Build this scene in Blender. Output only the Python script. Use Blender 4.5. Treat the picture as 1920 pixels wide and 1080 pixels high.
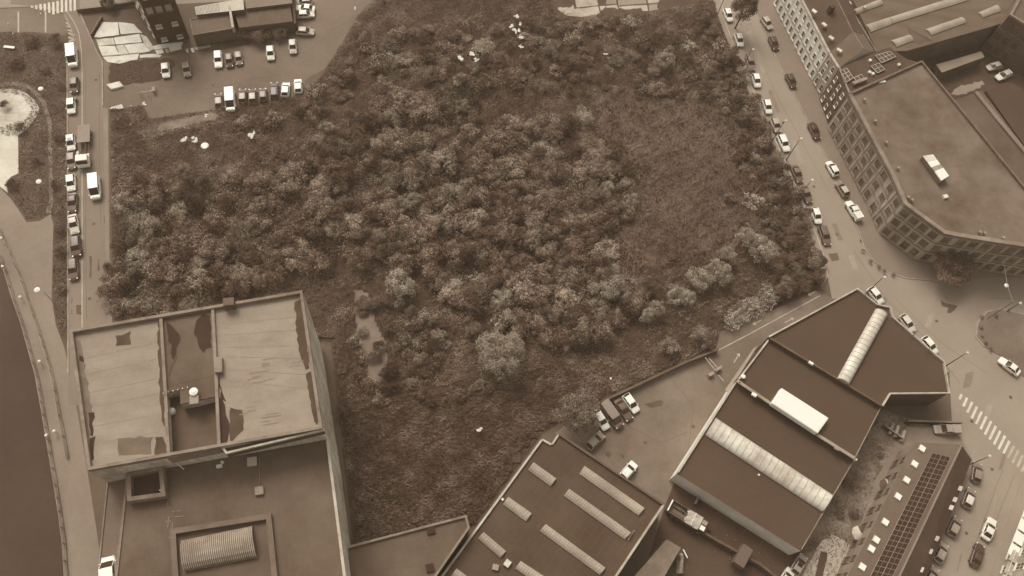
import bpy, math, random
import numpy as np
from mathutils import Vector, Matrix
random.seed(7); RNG = np.random.default_rng(11)
for o in list(bpy.data.objects): bpy.data.objects.remove(o)
SC = bpy.context.scene; COL = SC.collection
# ------------------------------------------------------------------ camera (hovering 139 m above the quarter)
VEIL = .00036  # density of the veil that lifts the dark tones
FPX, CAMH, NADX, NADY = 1500.0, 139.0, 815.0, 1285.0
_n = Vector((NADX-960, NADY-540, FPX)).normalized()
_x = Vector((1, 0, 0)); _x = (_x - _n*_x.dot(_n)).normalized()
_y = (-_n).cross(_x)
cam_d = bpy.data.cameras.new('camera'); cam = bpy.data.objects.new('camera', cam_d); COL.objects.link(cam)
cam_d.sensor_width = 36.0; cam_d.lens = FPX/1920*36; cam_d.clip_start = 1; cam_d.clip_end = 3000
R_ = Vector((_x[0], _y[0], -_n[0])); U_ = -Vector((_x[1], _y[1], -_n[1])); B_ = -Vector((_x[2], _y[2], -_n[2]))
cam.matrix_world = Matrix(((R_[0], U_[0], B_[0], 0), (R_[1], U_[1], B_[1], 0), (R_[2], U_[2], B_[2], CAMH), (0, 0, 0, 1)))
SC.camera = cam
# ------------------------------------------------------------------ sky, sun, exposure: bright overcast day
SUN_EL, SUN_AZ = math.radians(50), math.radians(-28)      # azimuth clockwise from +Y
w = bpy.data.worlds.new('World'); SC.world = w; w.use_nodes = True
nt = w.node_tree; nt.nodes.clear()
sky = nt.nodes.new('ShaderNodeTexSky'); sky.sky_type = 'NISHITA'; sky.sun_disc = False
sky.sun_elevation = SUN_EL; sky.sun_rotation = SUN_AZ; sky.air_density = 1.0; sky.dust_density = 4.0
bw = nt.nodes.new('ShaderNodeRGBToBW'); tint = nt.nodes.new('ShaderNodeMixRGB'); tint.blend_type = 'MULTIPLY'
tint.inputs[0].default_value = 1; tint.inputs[2].default_value = (1.0, 0.965, 0.91, 1)   # flat cloud cover: no blue
bg = nt.nodes.new('ShaderNodeBackground'); bg.inputs[1].default_value = 0.15
out = nt.nodes.new('ShaderNodeOutputWorld')
nt.links.new(sky.outputs[0], bw.inputs[0]); nt.links.new(bw.outputs[0], tint.inputs[1])
nt.links.new(tint.outputs[0], bg.inputs[0]); nt.links.new(bg.outputs[0], out.inputs[0])
sl = bpy.data.lights.new('sun', 'SUN'); sl.energy = 1.2; sl.angle = math.radians(24); sl.color = (1, .965, .91)
sun = bpy.data.objects.new('sun', sl); COL.objects.link(sun)
sdir = Vector((math.sin(SUN_AZ)*math.cos(SUN_EL), math.cos(SUN_AZ)*math.cos(SUN_EL), math.sin(SUN_EL)))
sun.rotation_euler = sdir.to_track_quat('Z', 'Y').to_euler()
SC.view_settings.view_transform = 'Standard'; SC.view_settings.look = 'None'
SC.view_settings.gamma = 1; SC.view_settings.exposure = 0.42; SC.view_settings.use_curve_mapping = False

# ------------------------------------------------------------------ places: a spot seen in the survey photograph -> metres on the ground or at height h
def P(px, py, h=0.0):
    r = Vector((px-960, py-540, FPX)); r *= (CAMH-h)/r.dot(_n)
    return Vector((r.dot(_x), r.dot(_y), h))
def P2(px, py, h=0.0):
    p = P(px, py, h); return (p.x, p.y)
def PL(pts, h=0.0): return [P2(x, y, h) for x, y in pts]

# ------------------------------------------------------------------ colour: an overall sepia toning is put into every base colour
_KN = [(40,(68,46,33)),(50,(78,55,41)),(66,(90,69,53)),(88,(106,87,70)),(104,(121,103,87)),(132,(150,133,118)),(170,(186,172,154)),(240,(250,246,230)),(255,(255,252,240))]
KEXP = 1.22
def s2l(c): c = c/255.0; return c/12.92 if c <= .04045 else ((c+.055)/1.055)**2.4
def sep(L, k=None):
    k = k or KEXP
    L = max(40, min(255, L))
    for (a, ca), (b, cb) in zip(_KN, _KN[1:]):
        if L <= b:
            t = (L-a)/(b-a); c = [ca[i]*(1-t)+cb[i]*t for i in range(3)]; break
    return tuple(min(.88, s2l(v)/k) for v in c) + (1,)
MATS = {}
def mat(name, L, L2=None, rough=.85, spec=.25, s1=.12, s2=2.5, det=.5, coord='pos', metal=0, bump=0, stretch=None, L3=None, sharp=.25):
    """tone varies between L and L2: broad blotches (s1 per metre) + grain (s2 per metre)"""
    if name in MATS: return MATS[name]
    m = bpy.data.materials.new(name); m.use_nodes = True; t = m.node_tree; n = t.nodes
    b = n['Principled BSDF']; b.inputs['Roughness'].default_value = rough
    b.inputs['Specular IOR Level'].default_value = spec; b.inputs['Metallic'].default_value = metal
    L2 = L if L2 is None else L2
    if coord == 'pos': src = n.new('ShaderNodeNewGeometry').outputs['Position']
    else: src = n.new('ShaderNodeTexCoord').outputs['Object']
    if stretch:
        mp = n.new('ShaderNodeMapping'); mp.inputs['Scale'].default_value = stretch[:3]
        if len(stretch) > 3: mp.vector_type = 'TEXTURE'; mp.inputs['Rotation'].default_value = (0, 0, stretch[3]); mp.inputs['Scale'].default_value = [1/v for v in stretch[:3]]
        t.links.new(src, mp.inputs[0]); src = mp.outputs[0]
    a = n.new('ShaderNodeTexNoise'); a.inputs['Scale'].default_value = s1; a.inputs['Detail'].default_value = 6; a.inputs['Roughness'].default_value = .62
    c = n.new('ShaderNodeTexNoise'); c.inputs['Scale'].default_value = s2; c.inputs['Detail'].default_value = 4; c.inputs['Roughness'].default_value = .7
    t.links.new(src, a.inputs[0]); t.links.new(src, c.inputs[0])
    mx = n.new('ShaderNodeMix'); mx.inputs[0].default_value = det*.6
    t.links.new(a.outputs[0], mx.inputs[2]); t.links.new(c.outputs[0], mx.inputs[3])
    r = n.new('ShaderNodeValToRGB'); e = r.color_ramp.elements
    e[0].position = .5-sharp*.5; e[0].color = sep(L); e[1].position = .5+sharp*.5; e[1].color = sep(L2)
    if L3 is not None:
        q = r.color_ramp.elements.new(.5); q.color = sep(L3)
    t.links.new(mx.outputs[0], r.inputs[0])
    if coord == 'pos' and L < 200:
        hn = n.new('ShaderNodeTexNoise'); hn.inputs['Scale'].default_value = .09; hn.inputs['Detail'].default_value = 3; t.links.new(n[0].outputs[0] if False else src, hn.inputs[0])
        hr = n.new('ShaderNodeValToRGB'); hr.color_ramp.elements[0].position = .4; hr.color_ramp.elements[0].color = (1.0, .98, .95, 1); hr.color_ramp.elements[1].position = .6; hr.color_ramp.elements[1].color = (.98, .99, .955, 1)
        hm = n.new('ShaderNodeMix'); hm.data_type = 'RGBA'; hm.blend_type = 'MULTIPLY'; hm.inputs[0].default_value = 1
        t.links.new(hn.outputs[0], hr.inputs[0]); t.links.new(r.outputs[0], hm.inputs[6]); t.links.new(hr.outputs[0], hm.inputs[7]); t.links.new(hm.outputs[2], b.inputs['Base Color'])
    else: t.links.new(r.outputs[0], b.inputs['Base Color'])
    if bump:
        bp = n.new('ShaderNodeBump'); bp.inputs['Strength'].default_value = bump; bp.inputs['Distance'].default_value = .05
        t.links.new(c.outputs[0], bp.inputs['Height']); t.links.new(bp.outputs[0], b.inputs['Normal'])
    MATS[name] = m; return m
def leafmat(name, La, Lb, Lc, clump=.35, wob=.17, wn=.82, wi=.28, olive=False):
    """foliage: tone by clump (noise), by plant and by leaf; hue drifts between red-brown and grey-olive"""
    m = bpy.data.materials.new(name); m.use_nodes = True; t = m.node_tree; n = t.nodes
    b = n['Principled BSDF']; b.inputs['Roughness'].default_value = .75; b.inputs['Specular IOR Level'].default_value = .2
    g = n.new('ShaderNodeNewGeometry'); oi = n.new('ShaderNodeObjectInfo')
    def noise(sc, det): q = n.new('ShaderNodeTexNoise'); q.inputs['Scale'].default_value = sc; q.inputs['Detail'].default_value = det; t.links.new(g.outputs['Position'], q.inputs[0]); return q.outputs[0]
    def mad(x, k, add=None):
        q = n.new('ShaderNodeMath'); q.operation = 'MULTIPLY_ADD'; q.inputs[1].default_value = k; t.links.new(x, q.inputs[0])
        if add is None: q.inputs[2].default_value = 0
        else: t.links.new(add, q.inputs[2])
        return q.outputs[0]
    v = mad(g.outputs['Random Per Island'], wi, mad(oi.outputs['Random'], wob, mad(noise(clump, 3), wn, mad(noise(2.2, 2), .35))))
    tot = wi+wob+wn+.35; r = n.new('ShaderNodeValToRGB'); e = r.color_ramp.elements; e[0].position = tot*.5-.30; e[0].color = sep(La); e[1].position = min(1, tot*.5+.30); e[1].color = sep(Lc); q = e.new(tot*.5); q.color = sep(Lb)
    t.links.new(v, r.inputs[0])
    h = mad(oi.outputs['Random'], .35, mad(noise(.11, 3), 1.0)); hr = n.new('ShaderNodeValToRGB'); hr.color_ramp.elements[0].position = .62; hr.color_ramp.elements[0].color = (1.0, .97, .9, 1) if olive else (1.03, .895, .82, 1); hr.color_ramp.elements[1].position = .98; hr.color_ramp.elements[1].color = (.98, .985, .91, 1)
    hm = n.new('ShaderNodeMix'); hm.data_type = 'RGBA'; hm.blend_type = 'MULTIPLY'; hm.inputs[0].default_value = 1
    t.links.new(h, hr.inputs[0]); t.links.new(r.outputs[0], hm.inputs[6]); t.links.new(hr.outputs[0], hm.inputs[7]); t.links.new(hm.outputs[2], b.inputs['Base Color'])
    MATS[name] = m; return m
def carpaint():
    m = bpy.data.materials.new('car_paint'); m.use_nodes = True; t = m.node_tree; n = t.nodes
    b = n['Principled BSDF']; b.inputs['Roughness'].default_value = .35; b.inputs['Specular IOR Level'].default_value = .5
    oi = n.new('ShaderNodeObjectInfo'); tc = n.new('ShaderNodeTexCoord'); no = n.new('ShaderNodeTexNoise'); no.inputs['Scale'].default_value = 2.2; no.inputs['Detail'].default_value = 4
    t.links.new(tc.outputs['Object'], no.inputs[0])
    mr = n.new('ShaderNodeMapRange'); mr.inputs[1].default_value = .3; mr.inputs[2].default_value = .7; mr.inputs[3].default_value = .86; mr.inputs[4].default_value = 1.06
    t.links.new(no.outputs[0], mr.inputs[0])
    mu = n.new('ShaderNodeVectorMath'); mu.operation = 'SCALE'; t.links.new(oi.outputs['Color'], mu.inputs[0]); t.links.new(mr.outputs[0], mu.inputs['Scale'])
    t.links.new(mu.outputs[0], b.inputs['Base Color']); MATS['car_paint'] = m; return m

# ------------------------------------------------------------------ mesh helpers
ORG = {}
def link(o, parent=None):
    COL.objects.link(o)
    if parent is not None: o.parent = parent; ORG[o] = ORG.get(parent, Vector((0, 0, 0)))
    return o
def tag(o, label=None, cat=None, group=None, kind=None):
    if label: o['label'] = label
    if cat: o['category'] = cat
    if group: o['group'] = group
    if kind: o['kind'] = kind
    return o
def thing(name, label, cat, loc, rz=0, group=None):
    o = bpy.data.objects.new(name, None); o.empty_display_size = .5; COL.objects.link(o)
    o.location = loc; o.rotation_euler = (0, 0, rz); ORG[o] = Vector(loc)
    return tag(o, label, cat, group)
def ccw(p):
    a = sum(p[i][0]*p[(i+1) % len(p)][1]-p[(i+1) % len(p)][0]*p[i][1] for i in range(len(p)))
    return list(p) if a > 0 else list(reversed(p))
def inset(poly, d):
    poly = ccw(poly); n = len(poly); res = []
    for i in range(n):
        a, b, c = Vector(poly[i-1][:2]), Vector(poly[i][:2]), Vector(poly[(i+1) % n][:2])
        e1 = (b-a).normalized(); e2 = (c-b).normalized(); n1 = Vector((-e1.y, e1.x)); n2 = Vector((-e2.y, e2.x))
        m = n1+n2; m = m/max(.35, m.dot(n1)) if m.length > 1e-6 else n1
        res.append(tuple(b+m*d))
    return res
class MB:
    def __init__(s): s.v = []; s.f = []; s.mi = []
    def add(s, vs, fs, mi=0):
        k = len(s.v); s.v += [tuple(v) for v in vs]; s.f += [tuple(k+i for i in f) for f in fs]; s.mi += [mi]*len(fs); return s
    def prism(s, poly, z0, z1, bottom=False, top=True, mi=0):
        p = ccw(poly); n = len(p)
        vs = [(x, y, z0) for x, y in p]+[(x, y, z1) for x, y in p]
        fs = [(i, (i+1) % n, n+(i+1) % n, n+i) for i in range(n)]
        if top: fs.append(tuple(range(n, 2*n)))
        if bottom: fs.append(tuple(reversed(range(n))))
        return s.add(vs, fs, mi)
    def sheet(s, poly, z, mi=0):
        p = ccw(poly); return s.add([(x, y, z) for x, y in p], [tuple(range(len(p)))], mi)
    def ring(s, poly, d, z0, z1):
        a = ccw(poly); b = inset(a, d); n = len(a)
        vs = [(x, y, z0) for x, y in a]+[(x, y, z1) for x, y in a]+[(x, y, z1) for x, y in b]+[(x, y, z0) for x, y in b]
        fs = []
        for i in range(n):
            j = (i+1) % n
            fs += [(i, j, n+j, n+i), (n+i, n+j, 2*n+j, 2*n+i), (2*n+i, 2*n+j, 3*n+j, 3*n+i)]
        return s.add(vs, fs)
    def box(s, c, sz, rz=0, mi=0, tz=0):
        hx, hy, hz = sz[0]/2, sz[1]/2, sz[2]/2; ca, sa = math.cos(rz), math.sin(rz); vs = []
        for z in (-hz, hz):
            for x, y in ((-hx, -hy), (hx, -hy), (hx, hy), (-hx, hy)):
                vs.append((c[0]+x*ca-y*sa, c[1]+x*sa+y*ca, c[2]+z+tz*x))
        return s.add(vs, [(0, 3, 2, 1), (4, 5, 6, 7), (0, 1, 5, 4), (1, 2, 6, 5), (2, 3, 7, 6), (3, 0, 4, 7)], mi)
    def tube(s, a, b, r0, r1=None, n=6, cap=True):
        a, b = Vector(a), Vector(b); r1 = r0 if r1 is None else r1; d = (b-a)
        if d.length < 1e-6: return s
        d.normalize(); u = d.orthogonal().normalized(); v = d.cross(u); vs = []
        for p, r in ((a, r0), (b, r1)):
            for i in range(n):
                t = 2*math.pi*i/n; vs.append(p+u*(r*math.cos(t))+v*(r*math.sin(t)))
        fs = [(i, (i+1) % n, n+(i+1) % n, n+i) for i in range(n)]
        if cap: fs += [tuple(reversed(range(n))), tuple(range(n, 2*n))]
        return s.add(vs, fs)
    def wallstrip(s, pts, th, z0, z1):
        """a wall of thickness th following the 2-D points"""
        n = len(pts); L = []; R = []
        for i in range(n):
            b = Vector(pts[i]); e = Vector((0, 0))
            if i > 0: e += (b-Vector(pts[i-1])).normalized()
            if i < n-1: e += (Vector(pts[i+1])-b).normalized()
            e.normalize(); m = Vector((-e.y, e.x))*th/2; L.append(tuple(b+m)); R.append(tuple(b-m))
        return s.prism(R+L[::-1], z0, z1)
    def lathe(s, c, prof, n=10):
        vs = []; fs = []; m = len(prof)
        for r, z in prof:
            for i in range(n):
                t = 2*math.pi*i/n; vs.append((c[0]+r*math.cos(t), c[1]+r*math.sin(t), c[2]+z))
        for j in range(m-1):
            for i in range(n): fs.append((j*n+i, j*n+(i+1) % n, (j+1)*n+(i+1) % n, (j+1)*n+i))
        fs.append(tuple(range((m-1)*n, m*n))); fs.append(tuple(reversed(range(n))))
        return s.add(vs, fs)
    def mesh(s, name, mats, origin=(0, 0, 0), smooth=False):
        me = bpy.data.meshes.new(name); o = Vector(origin)
        me.from_pydata([tuple(Vector(v)-o) for v in s.v], [], s.f)
        for m in (mats if isinstance(mats, (list, tuple)) else [mats]): me.materials.append(m)
        if len(me.materials) > 1: me.polygons.foreach_set('material_index', s.mi)
        if smooth: me.polygons.foreach_set('use_smooth', [True]*len(me.polygons))
        me.update(); return me
    def build(s, name, mats, parent=None, smooth=False, bevel=0):
        """world-space vertices; child of parent, or top-level with its origin at the base of the shape"""
        if parent is not None: org = ORG[parent]
        else:
            a = np.array(s.v); org = Vector((a[:, 0].mean(), a[:, 1].mean(), a[:, 2].min()))
        me = s.mesh(name, mats, org, smooth); o = bpy.data.objects.new(name, me)
        if parent is None: o.location = org; COL.objects.link(o); ORG[o] = org
        else: link(o, parent)
        if bevel:
            b = o.modifiers.new('bevel', 'BEVEL'); b.width = bevel; b.segments = 2; b.limit_method = 'ANGLE'
        return o
def put(name, me, parent, loc, rz=0, color=None, scale=None):
    """shared-mesh child at a world place"""
    o = bpy.data.objects.new(name, me); link(o, parent)
    o.location = Vector(loc)-ORG[parent]; o.rotation_euler = (0, 0, rz); ORG[o] = Vector(loc)
    if scale: o.scale = scale
    if color: o.color = color
    return o
def struct(name, mb, m, label=None, smooth=False, kind='structure'):
    o = mb.build(name, m, None, smooth); return tag(o, label, None, None, kind)
def jitter(poly, amt, step, rnd=random):
    """uneven outline: subdivide the edges and push the points about"""
    res = []; n = len(poly)
    for i in range(n):
        a, b = Vector(poly[i]), Vector(poly[(i+1) % n]); k = max(1, int((b-a).length/step))
        for j in range(k):
            q = a.lerp(b, j/k); res.append((q.x+rnd.uniform(-amt, amt), q.y+rnd.uniform(-amt, amt)))
    return res
def inside(p, poly):
    x, y = p[0], p[1]; c = False; n = len(poly); j = n-1
    for i in range(n):
        if (poly[i][1] > y) != (poly[j][1] > y) and x < (poly[j][0]-poly[i][0])*(y-poly[i][1])/(poly[j][1]-poly[i][1])+poly[i][0]: c = not c
        j = i
    return c
def inside_np(pts, poly):
    x, y = pts[:, 0], pts[:, 1]; c = np.zeros(len(x), bool); n = len(poly); j = n-1
    for i in range(n):
        xi, yi = poly[i]; xj, yj = poly[j]
        if yj != yi: c ^= ((yi > y) != (yj > y)) & (x < (xj-xi)*(y-yi)/(yj-yi)+xi)
        j = i
    return c
# ------------------------------------------------------------------ materials
asphalt = mat('asphalt', 120, 138, s1=.06, s2=1.2, det=.3, sharp=.35)
asphalt_l = mat('asphalt_worn', 138, 158, s1=.05, s2=.9, det=.3, sharp=.35)
asphalt_d = mat('asphalt_damp', 78, 104, s1=.07, s2=1.0, det=.35, sharp=.3)
yard = mat('yard_asphalt', 98, 132, s1=.08, s2=1.5, det=.35, sharp=.3)
dirt = mat('dirt', 84, 106, s1=.1, s2=1.5, sharp=.3)
dirt_d = mat('dark_and_shaded_dirt', 60, 80, s1=.12, s2=2)
pave = mat('paving', 124, 146, s1=.15, s2=1.5, sharp=.3)
pave_l = mat('light_paving', 138, 156, s1=.1, s2=1.5, sharp=.3)
promen = mat('promenade_paving', 126, 146, s1=.08, s2=1.0, sharp=.3)
soil = mat('soil', 60, 88, s1=.3, s2=3, sharp=.25)
turf = mat('turf', 70, 100, s1=.2, s2=3, det=.6)
paint = mat('road_paint', 196, 236, s1=.6, s2=4, det=.7, sharp=.3)
paint_f = mat('faded_road_paint', 160, 200, s1=.8, s2=4, det=.7, sharp=.3)
line_m = mat('line_paint', 168, 200, s1=.5, s2=4)
kerb_m = mat('kerb_stone', 140, 176, s1=.5, s2=3)
roof_l = mat('weathered_membrane', 128, 162, s1=.22, s2=2.4, det=.55, stretch=(1, 2.0, 1, .17), sharp=.42)
roof_b = mat('brown_roof_felt', 82, 108, s1=.12, s2=1.0, det=.35, sharp=.28)
roof_b2 = mat('olive_roof_felt', 78, 102, s1=.14, s2=1.0, det=.35, sharp=.28)
roof_d = mat('dark_roof_felt', 64, 78, s1=.05, s2=.7, det=.3, sharp=.4)
roof_d2 = mat('dark_roof_felt_old', 56, 84, s1=.12, s2=.8, det=.35, sharp=.3)
roof_g = mat('factory_roof_felt', 86, 120, s1=.13, s2=.9, det=.35, sharp=.28)
moss = mat('wet_moss', 40, 48, s1=.5, s2=3)
moss2 = mat('damp_felt', 60, 84, s1=.5, s2=3)
par_l = mat('light_coping', 158, 206, s1=.4, s2=3)
par_m = mat('stone_coping', 112, 150, s1=.3, s2=2)
par_d = mat('brown_coping', 84, 108, s1=.3, s2=2)
wall_l = mat('whitewashed_wall', 170, 235, s1=.25, s2=1.6, det=.6, stretch=(1, 1, .35), sharp=.22)
wall_r = mat('light_render', 216, 244, s1=.3, s2=2)
wall_w = mat('white_render', 250, 255, s1=.3, s2=2)
wall_b = mat('brick_wall', 84, 110, s1=.2, s2=2)
wall_f = mat('factory_brick', 164, 192, s1=.15, s2=1.5)
wall_d = mat('dark_brick', 58, 76, s1=.3, s2=2)
slate = mat('slate', 92, 112, s1=.2, s2=2, stretch=(1, 1, 1))
slate_d = mat('dark_slate', 66, 84, s1=.15, s2=1.5)
glass_l = mat('translucent_sheet', 168, 236, rough=.4, spec=.5, s1=.25, s2=1.5, det=.4, sharp=.3)
sheet_g = mat('corrugated_sheet', 138, 172, rough=.5, s1=.25, s2=2.5, sharp=.3)
white_m = mat('white_sheet', 240, 252, rough=.5, s1=.3)
white_d = mat('dirty_white', 190, 240, s1=.6, s2=4, det=.7)
metal_l = mat('galvanised', 150, 190, rough=.4, s1=.5)
metal_d = mat('dark_metal', 60, 76, rough=.5, s1=.5)
glass = mat('window_glass', 66, 84, rough=.12, spec=.6, s1=.5)
glassL = mat('window_glass_pale', 110, 140, rough=.12, spec=.6, s1=.5)
frame_w = mat('white_frame', 210, 236, s1=.5)
frame_b = mat('brown_frame', 96, 120, s1=.5)
pv = mat('solar_cell', 40, 48, rough=.6, spec=.12, s1=.5)
tyre = mat('tyre_rubber', 46, 54, rough=.9, coord='obj')
rimm = mat('wheel_rim', 150, 175, rough=.3, coord='obj')
cglass = mat('car_glass', 42, 54, rough=.15, spec=.35, s1=.8, coord='obj')
lampg = mat('lamp_glass', 215, 245, rough=.1, spec=.6, coord='obj')
redl = mat('rear_lamp', 66, 80, rough=.2, coord='obj')
bark = mat('bark', 62, 88, s1=1, s2=6, coord='obj')
rubble = mat('pale_rubbish', 214, 250, s1=1.5, s2=6, coord='obj')
water_m = mat('river_water', 52, 68, rough=.55, spec=.12, s1=.05, s2=.7, det=.45, bump=.35)
conc = mat('old_concrete', 205, 240, s1=.35, s2=2.2, det=.6, sharp=.28)
conc2 = mat('grey_concrete', 150, 196, s1=.3, s2=2.2, det=.6, sharp=.28)
brown_m = mat('brown_paint', 100, 120, s1=.6, coord='obj')
leaf_a = leafmat('leaf_bramble', 66, 106, 176, wi=.34)
leaf_b = leafmat('leaf_pale', 84, 128, 192, wi=.34)
leaf_t = leafmat('leaf_big_tree', 116, 152, 200, clump=1.1, wob=.0, wi=.3, olive=True)
leaf_t2 = leafmat('leaf_yard_tree', 76, 116, 176, clump=1.1, wob=.0, wi=.4, olive=True)
leaf_w = leafmat('leaf_willow', 112, 150, 204, clump=1.0, wob=.1, wi=.3, olive=True)
leaf_h = leafmat('leaf_bramble_heap', 112, 152, 214, clump=1.3, wob=.0, wi=.45, olive=True)
leaf_c = leafmat('leaf_dark', 54, 88, 146, wi=.34)
leaf_r = leafmat('leaf_reed', 96, 118, 146, .07, wi=.2)
leaf_u = leafmat('leaf_undergrowth', 58, 94, 154, .25, .0, 1.0, .2)
carpaint()
# ================================================================== GROUND, WATER, ROADS
LOT = [(206,205),(212,600),(300,640),(620,640),(664,1040),(890,985),(1018,812),(1125,752),(1342,655),(1350,622),(1538,540),(1540,505),(1500,402),(1462,312),(1432,240),(1400,165),(1375,105),(1350,42),(1330,-30),(740,-30),(672,30),(640,85),(610,130),(572,178),(410,204),(282,224),(270,200)]
LOTW = PL(LOT)
# quay edge in metres, continued beyond the frame
quay_px = [(-60,330),(0,483),(12,515),(27,565),(43,610),(70,707),(83,780),(95,850),(105,910),(113,960),(121,1020),(125,1080)]
quay = PL(quay_px)
q0 = (quay[0][0]-60, quay[0][1]+260); q1 = (quay[-1][0]+2, -320)
big = [q0]+quay+[q1, (700, -320), (700, 900), (q0[0], 900)]
m = MB(); m.prism(big, -3.2, 0.0); struct('ground', m, dirt)
m = MB(); m.sheet([(-900, -400), (q1[0]+60, -400), (q1[0]+60, 900), (-900, 900)], -2.2); struct('river_water', m, water_m)
# quay coping and the lower and upper riverside walks
m = MB()
qi = inset([q0]+quay+[q1, (700, -320), (700, 900)], .7)
def strip(name, pts, z, mt, slab=0, kind='structure', jit=None):
    p = PL(pts)
    if jit: p = jitter(p, jit[0], jit[1])
    mb = MB()
    if slab: mb.prism(p, z-slab, z)
    else: mb.sheet(p, z)
    return struct(name, mb, mt)
inner = [(-40,350),(0,430),(15,463),(30,500),(43,531),(52,560),(65,595),(77,630),(97,697),(105,735),(113,780),(121,820),(128,860)]
strip('quay_walk', quay_px+[(190,1080),(190,1120),(128,1120),(128,860)]+inner[::-1], .008, pave)
strip('promenade', inner+[(128,1120),(200,1120),(182,1000),(165,890),(150,800),(132,700),(120,650),(105,610),(97,560),(100,420),(95,402),(75,414),(50,417),(38,398),(20,372),(0,352),(-40,300)], .016, promen)
strip('promenade_edge_path', [(95,402),(100,380),(98,300),(97,230),(85,190),(60,160),(30,153),(0,156),(0,163),(30,160),(55,167),(78,193),(90,232),(91,300),(92,378),(85,398)], .02, pave)
strip('lawn', [(-60,62),(20,56),(60,60),(100,66),(124,90),(127,620),(120,650),(105,610),(97,560),(100,420),(95,402),(75,414),(50,417),(20,372),(0,352),(-60,300)], .012, turf, jit=(.25,1.5))
m = MB(); c = P(2, 214); m.sheet([(c.x+7.0*math.cos(t)*(1+.04*math.sin(5*t)), c.y+6.6*math.sin(t)) for t in [i*math.pi/18 for i in range(36)]], .03); struct('round_plaza', m, mat('pale_plaza', 158, 228, s1=.12, s2=1.5))
m = MB(); m.sheet(PL([(-60,258),(34,255),(35,325),(20,332),(12,345),(15,362),(0,350),(-60,340)]), .034); struct('square_plaza', m, mat('white_plaza', 196, 224, s1=.15, s2=2))
# left (riverside) road
LR = [(124,100),(128,620),(128,760),(260,760),(212,620),(207,480),(204,205),(193,200),(192,112),(180,95),(170,70),(150,24),(146,-60),(20,-60),(20,8),(100,14),(119,24),(133,52)]
strip('riverside_road', LR, .024, asphalt)
strip('square_carriageway', [(-60,-60),(560,-60),(560,-5),(256,12),(150,24),(119,24),(60,12),(-60,18)], .02, asphalt_l)
strip('north_car_park', [(-60,20),(60,14),(122,28),(128,62),(120,66),(60,60),(-60,60)], .024, yard)
m = MB()
for x in (33, 84): m.sheet(PL([(x,22),(x+3,22),(x+3,61),(x,61)]), .03)
struct('bay_line', m, line_m)
# verge kerbs
def kerb(name, pts, h=.12, w=.22, mt=None):
    mb = MB(); mb.wallstrip(PL(pts), w, 0, h+.02); return struct(name, mb, mt or kerb_m)
kerb('kerb', [(126,100),(127,300),(128,620),(128,700)])
kerb('kerb', [(150,24),(170,70),(182,98),(192,114),(193,200)])
kerb('kerb', [(121,28),(134,55),(141,80)])
strip('lot_side_pavement', [(194,205),(203,205),(206,480),(212,620),(203,620),(198,480)], .13, pave, slab=.11)
m = MB()
def pline(mb, pts, w_, z=.032):
    p = PL(pts); mb.wallstrip(p, w_, z-.004, z)
pline(m, [(126,22),(138,40),(148,62),(152,90),(154,130),(154,640)], .16); struct('parking_lane_line', m, line_m)
m = MB()
for (a, b) in [((124,42),(131,48)),((125,49),(132,51)),((127,56),(136,59)),((128,62),(140,66)),((128,70),(142,75)),((129,78),(141,74))]:
    pline(m, [a, b], .38)
struct('hatching', m, paint_f)
def bars(name, quads, z, mt):
    mb = MB()
    for q in quads: mb.sheet(jitter(PL(q), .03, .8), z)
    return struct(name, mb, mt)
q = []
for i in range(11):
    x = 60+8.0*i; b = [15,17,19,21,24,27,25,23,22,21,20][i]; t_ = [11,10,8,7,5,4,2,-4,-8,-8,-8][i]
    q.append([(x-2.2, t_), (x+2.2, t_), (x+2.6, b), (x-1.8, b)])
bars('zebra_crossing', q, .036, paint)
m = MB()
for a, b, L in [((168,480),(173,520),.5),((183,486),(186,508),.4),((134,560),(136,590),.5),((143,571),(153,590),.5),((196,330),(200,420),.3)]:
    m.sheet(jitter(PL([(a[0],a[1]),(b[0],a[1]),(b[0],b[1]),(a[0],b[1])]), .12, .8), .029)
struct('tar_patch', m, asphalt_d)
# dirt parking lot, north
strip('dirt_parking_lot', [(193,112),(250,112),(420,92),(540,70),(548,-30),(730,-30),(672,28),(640,82),(610,128),(572,150),(568,182),(410,206),(280,223),(270,196),(204,206),(193,200)], .02, mat('packed_dirt', 104, 126, s1=.08, s2=1.2, sharp=.3), jit=(.2,1.5))
BARE_PX = [(285,232),(350,218),(400,208),(425,215),(420,235),(380,240),(340,250),(280,262),(255,255)]
strip('shaded_ground', [(205,118),(250,115),(310,108),(330,120),(300,150),(240,158),(206,160)], .026, dirt_d, jit=(.4,1.2))  # shade below the slabs, painted as a dark ground patch
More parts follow.
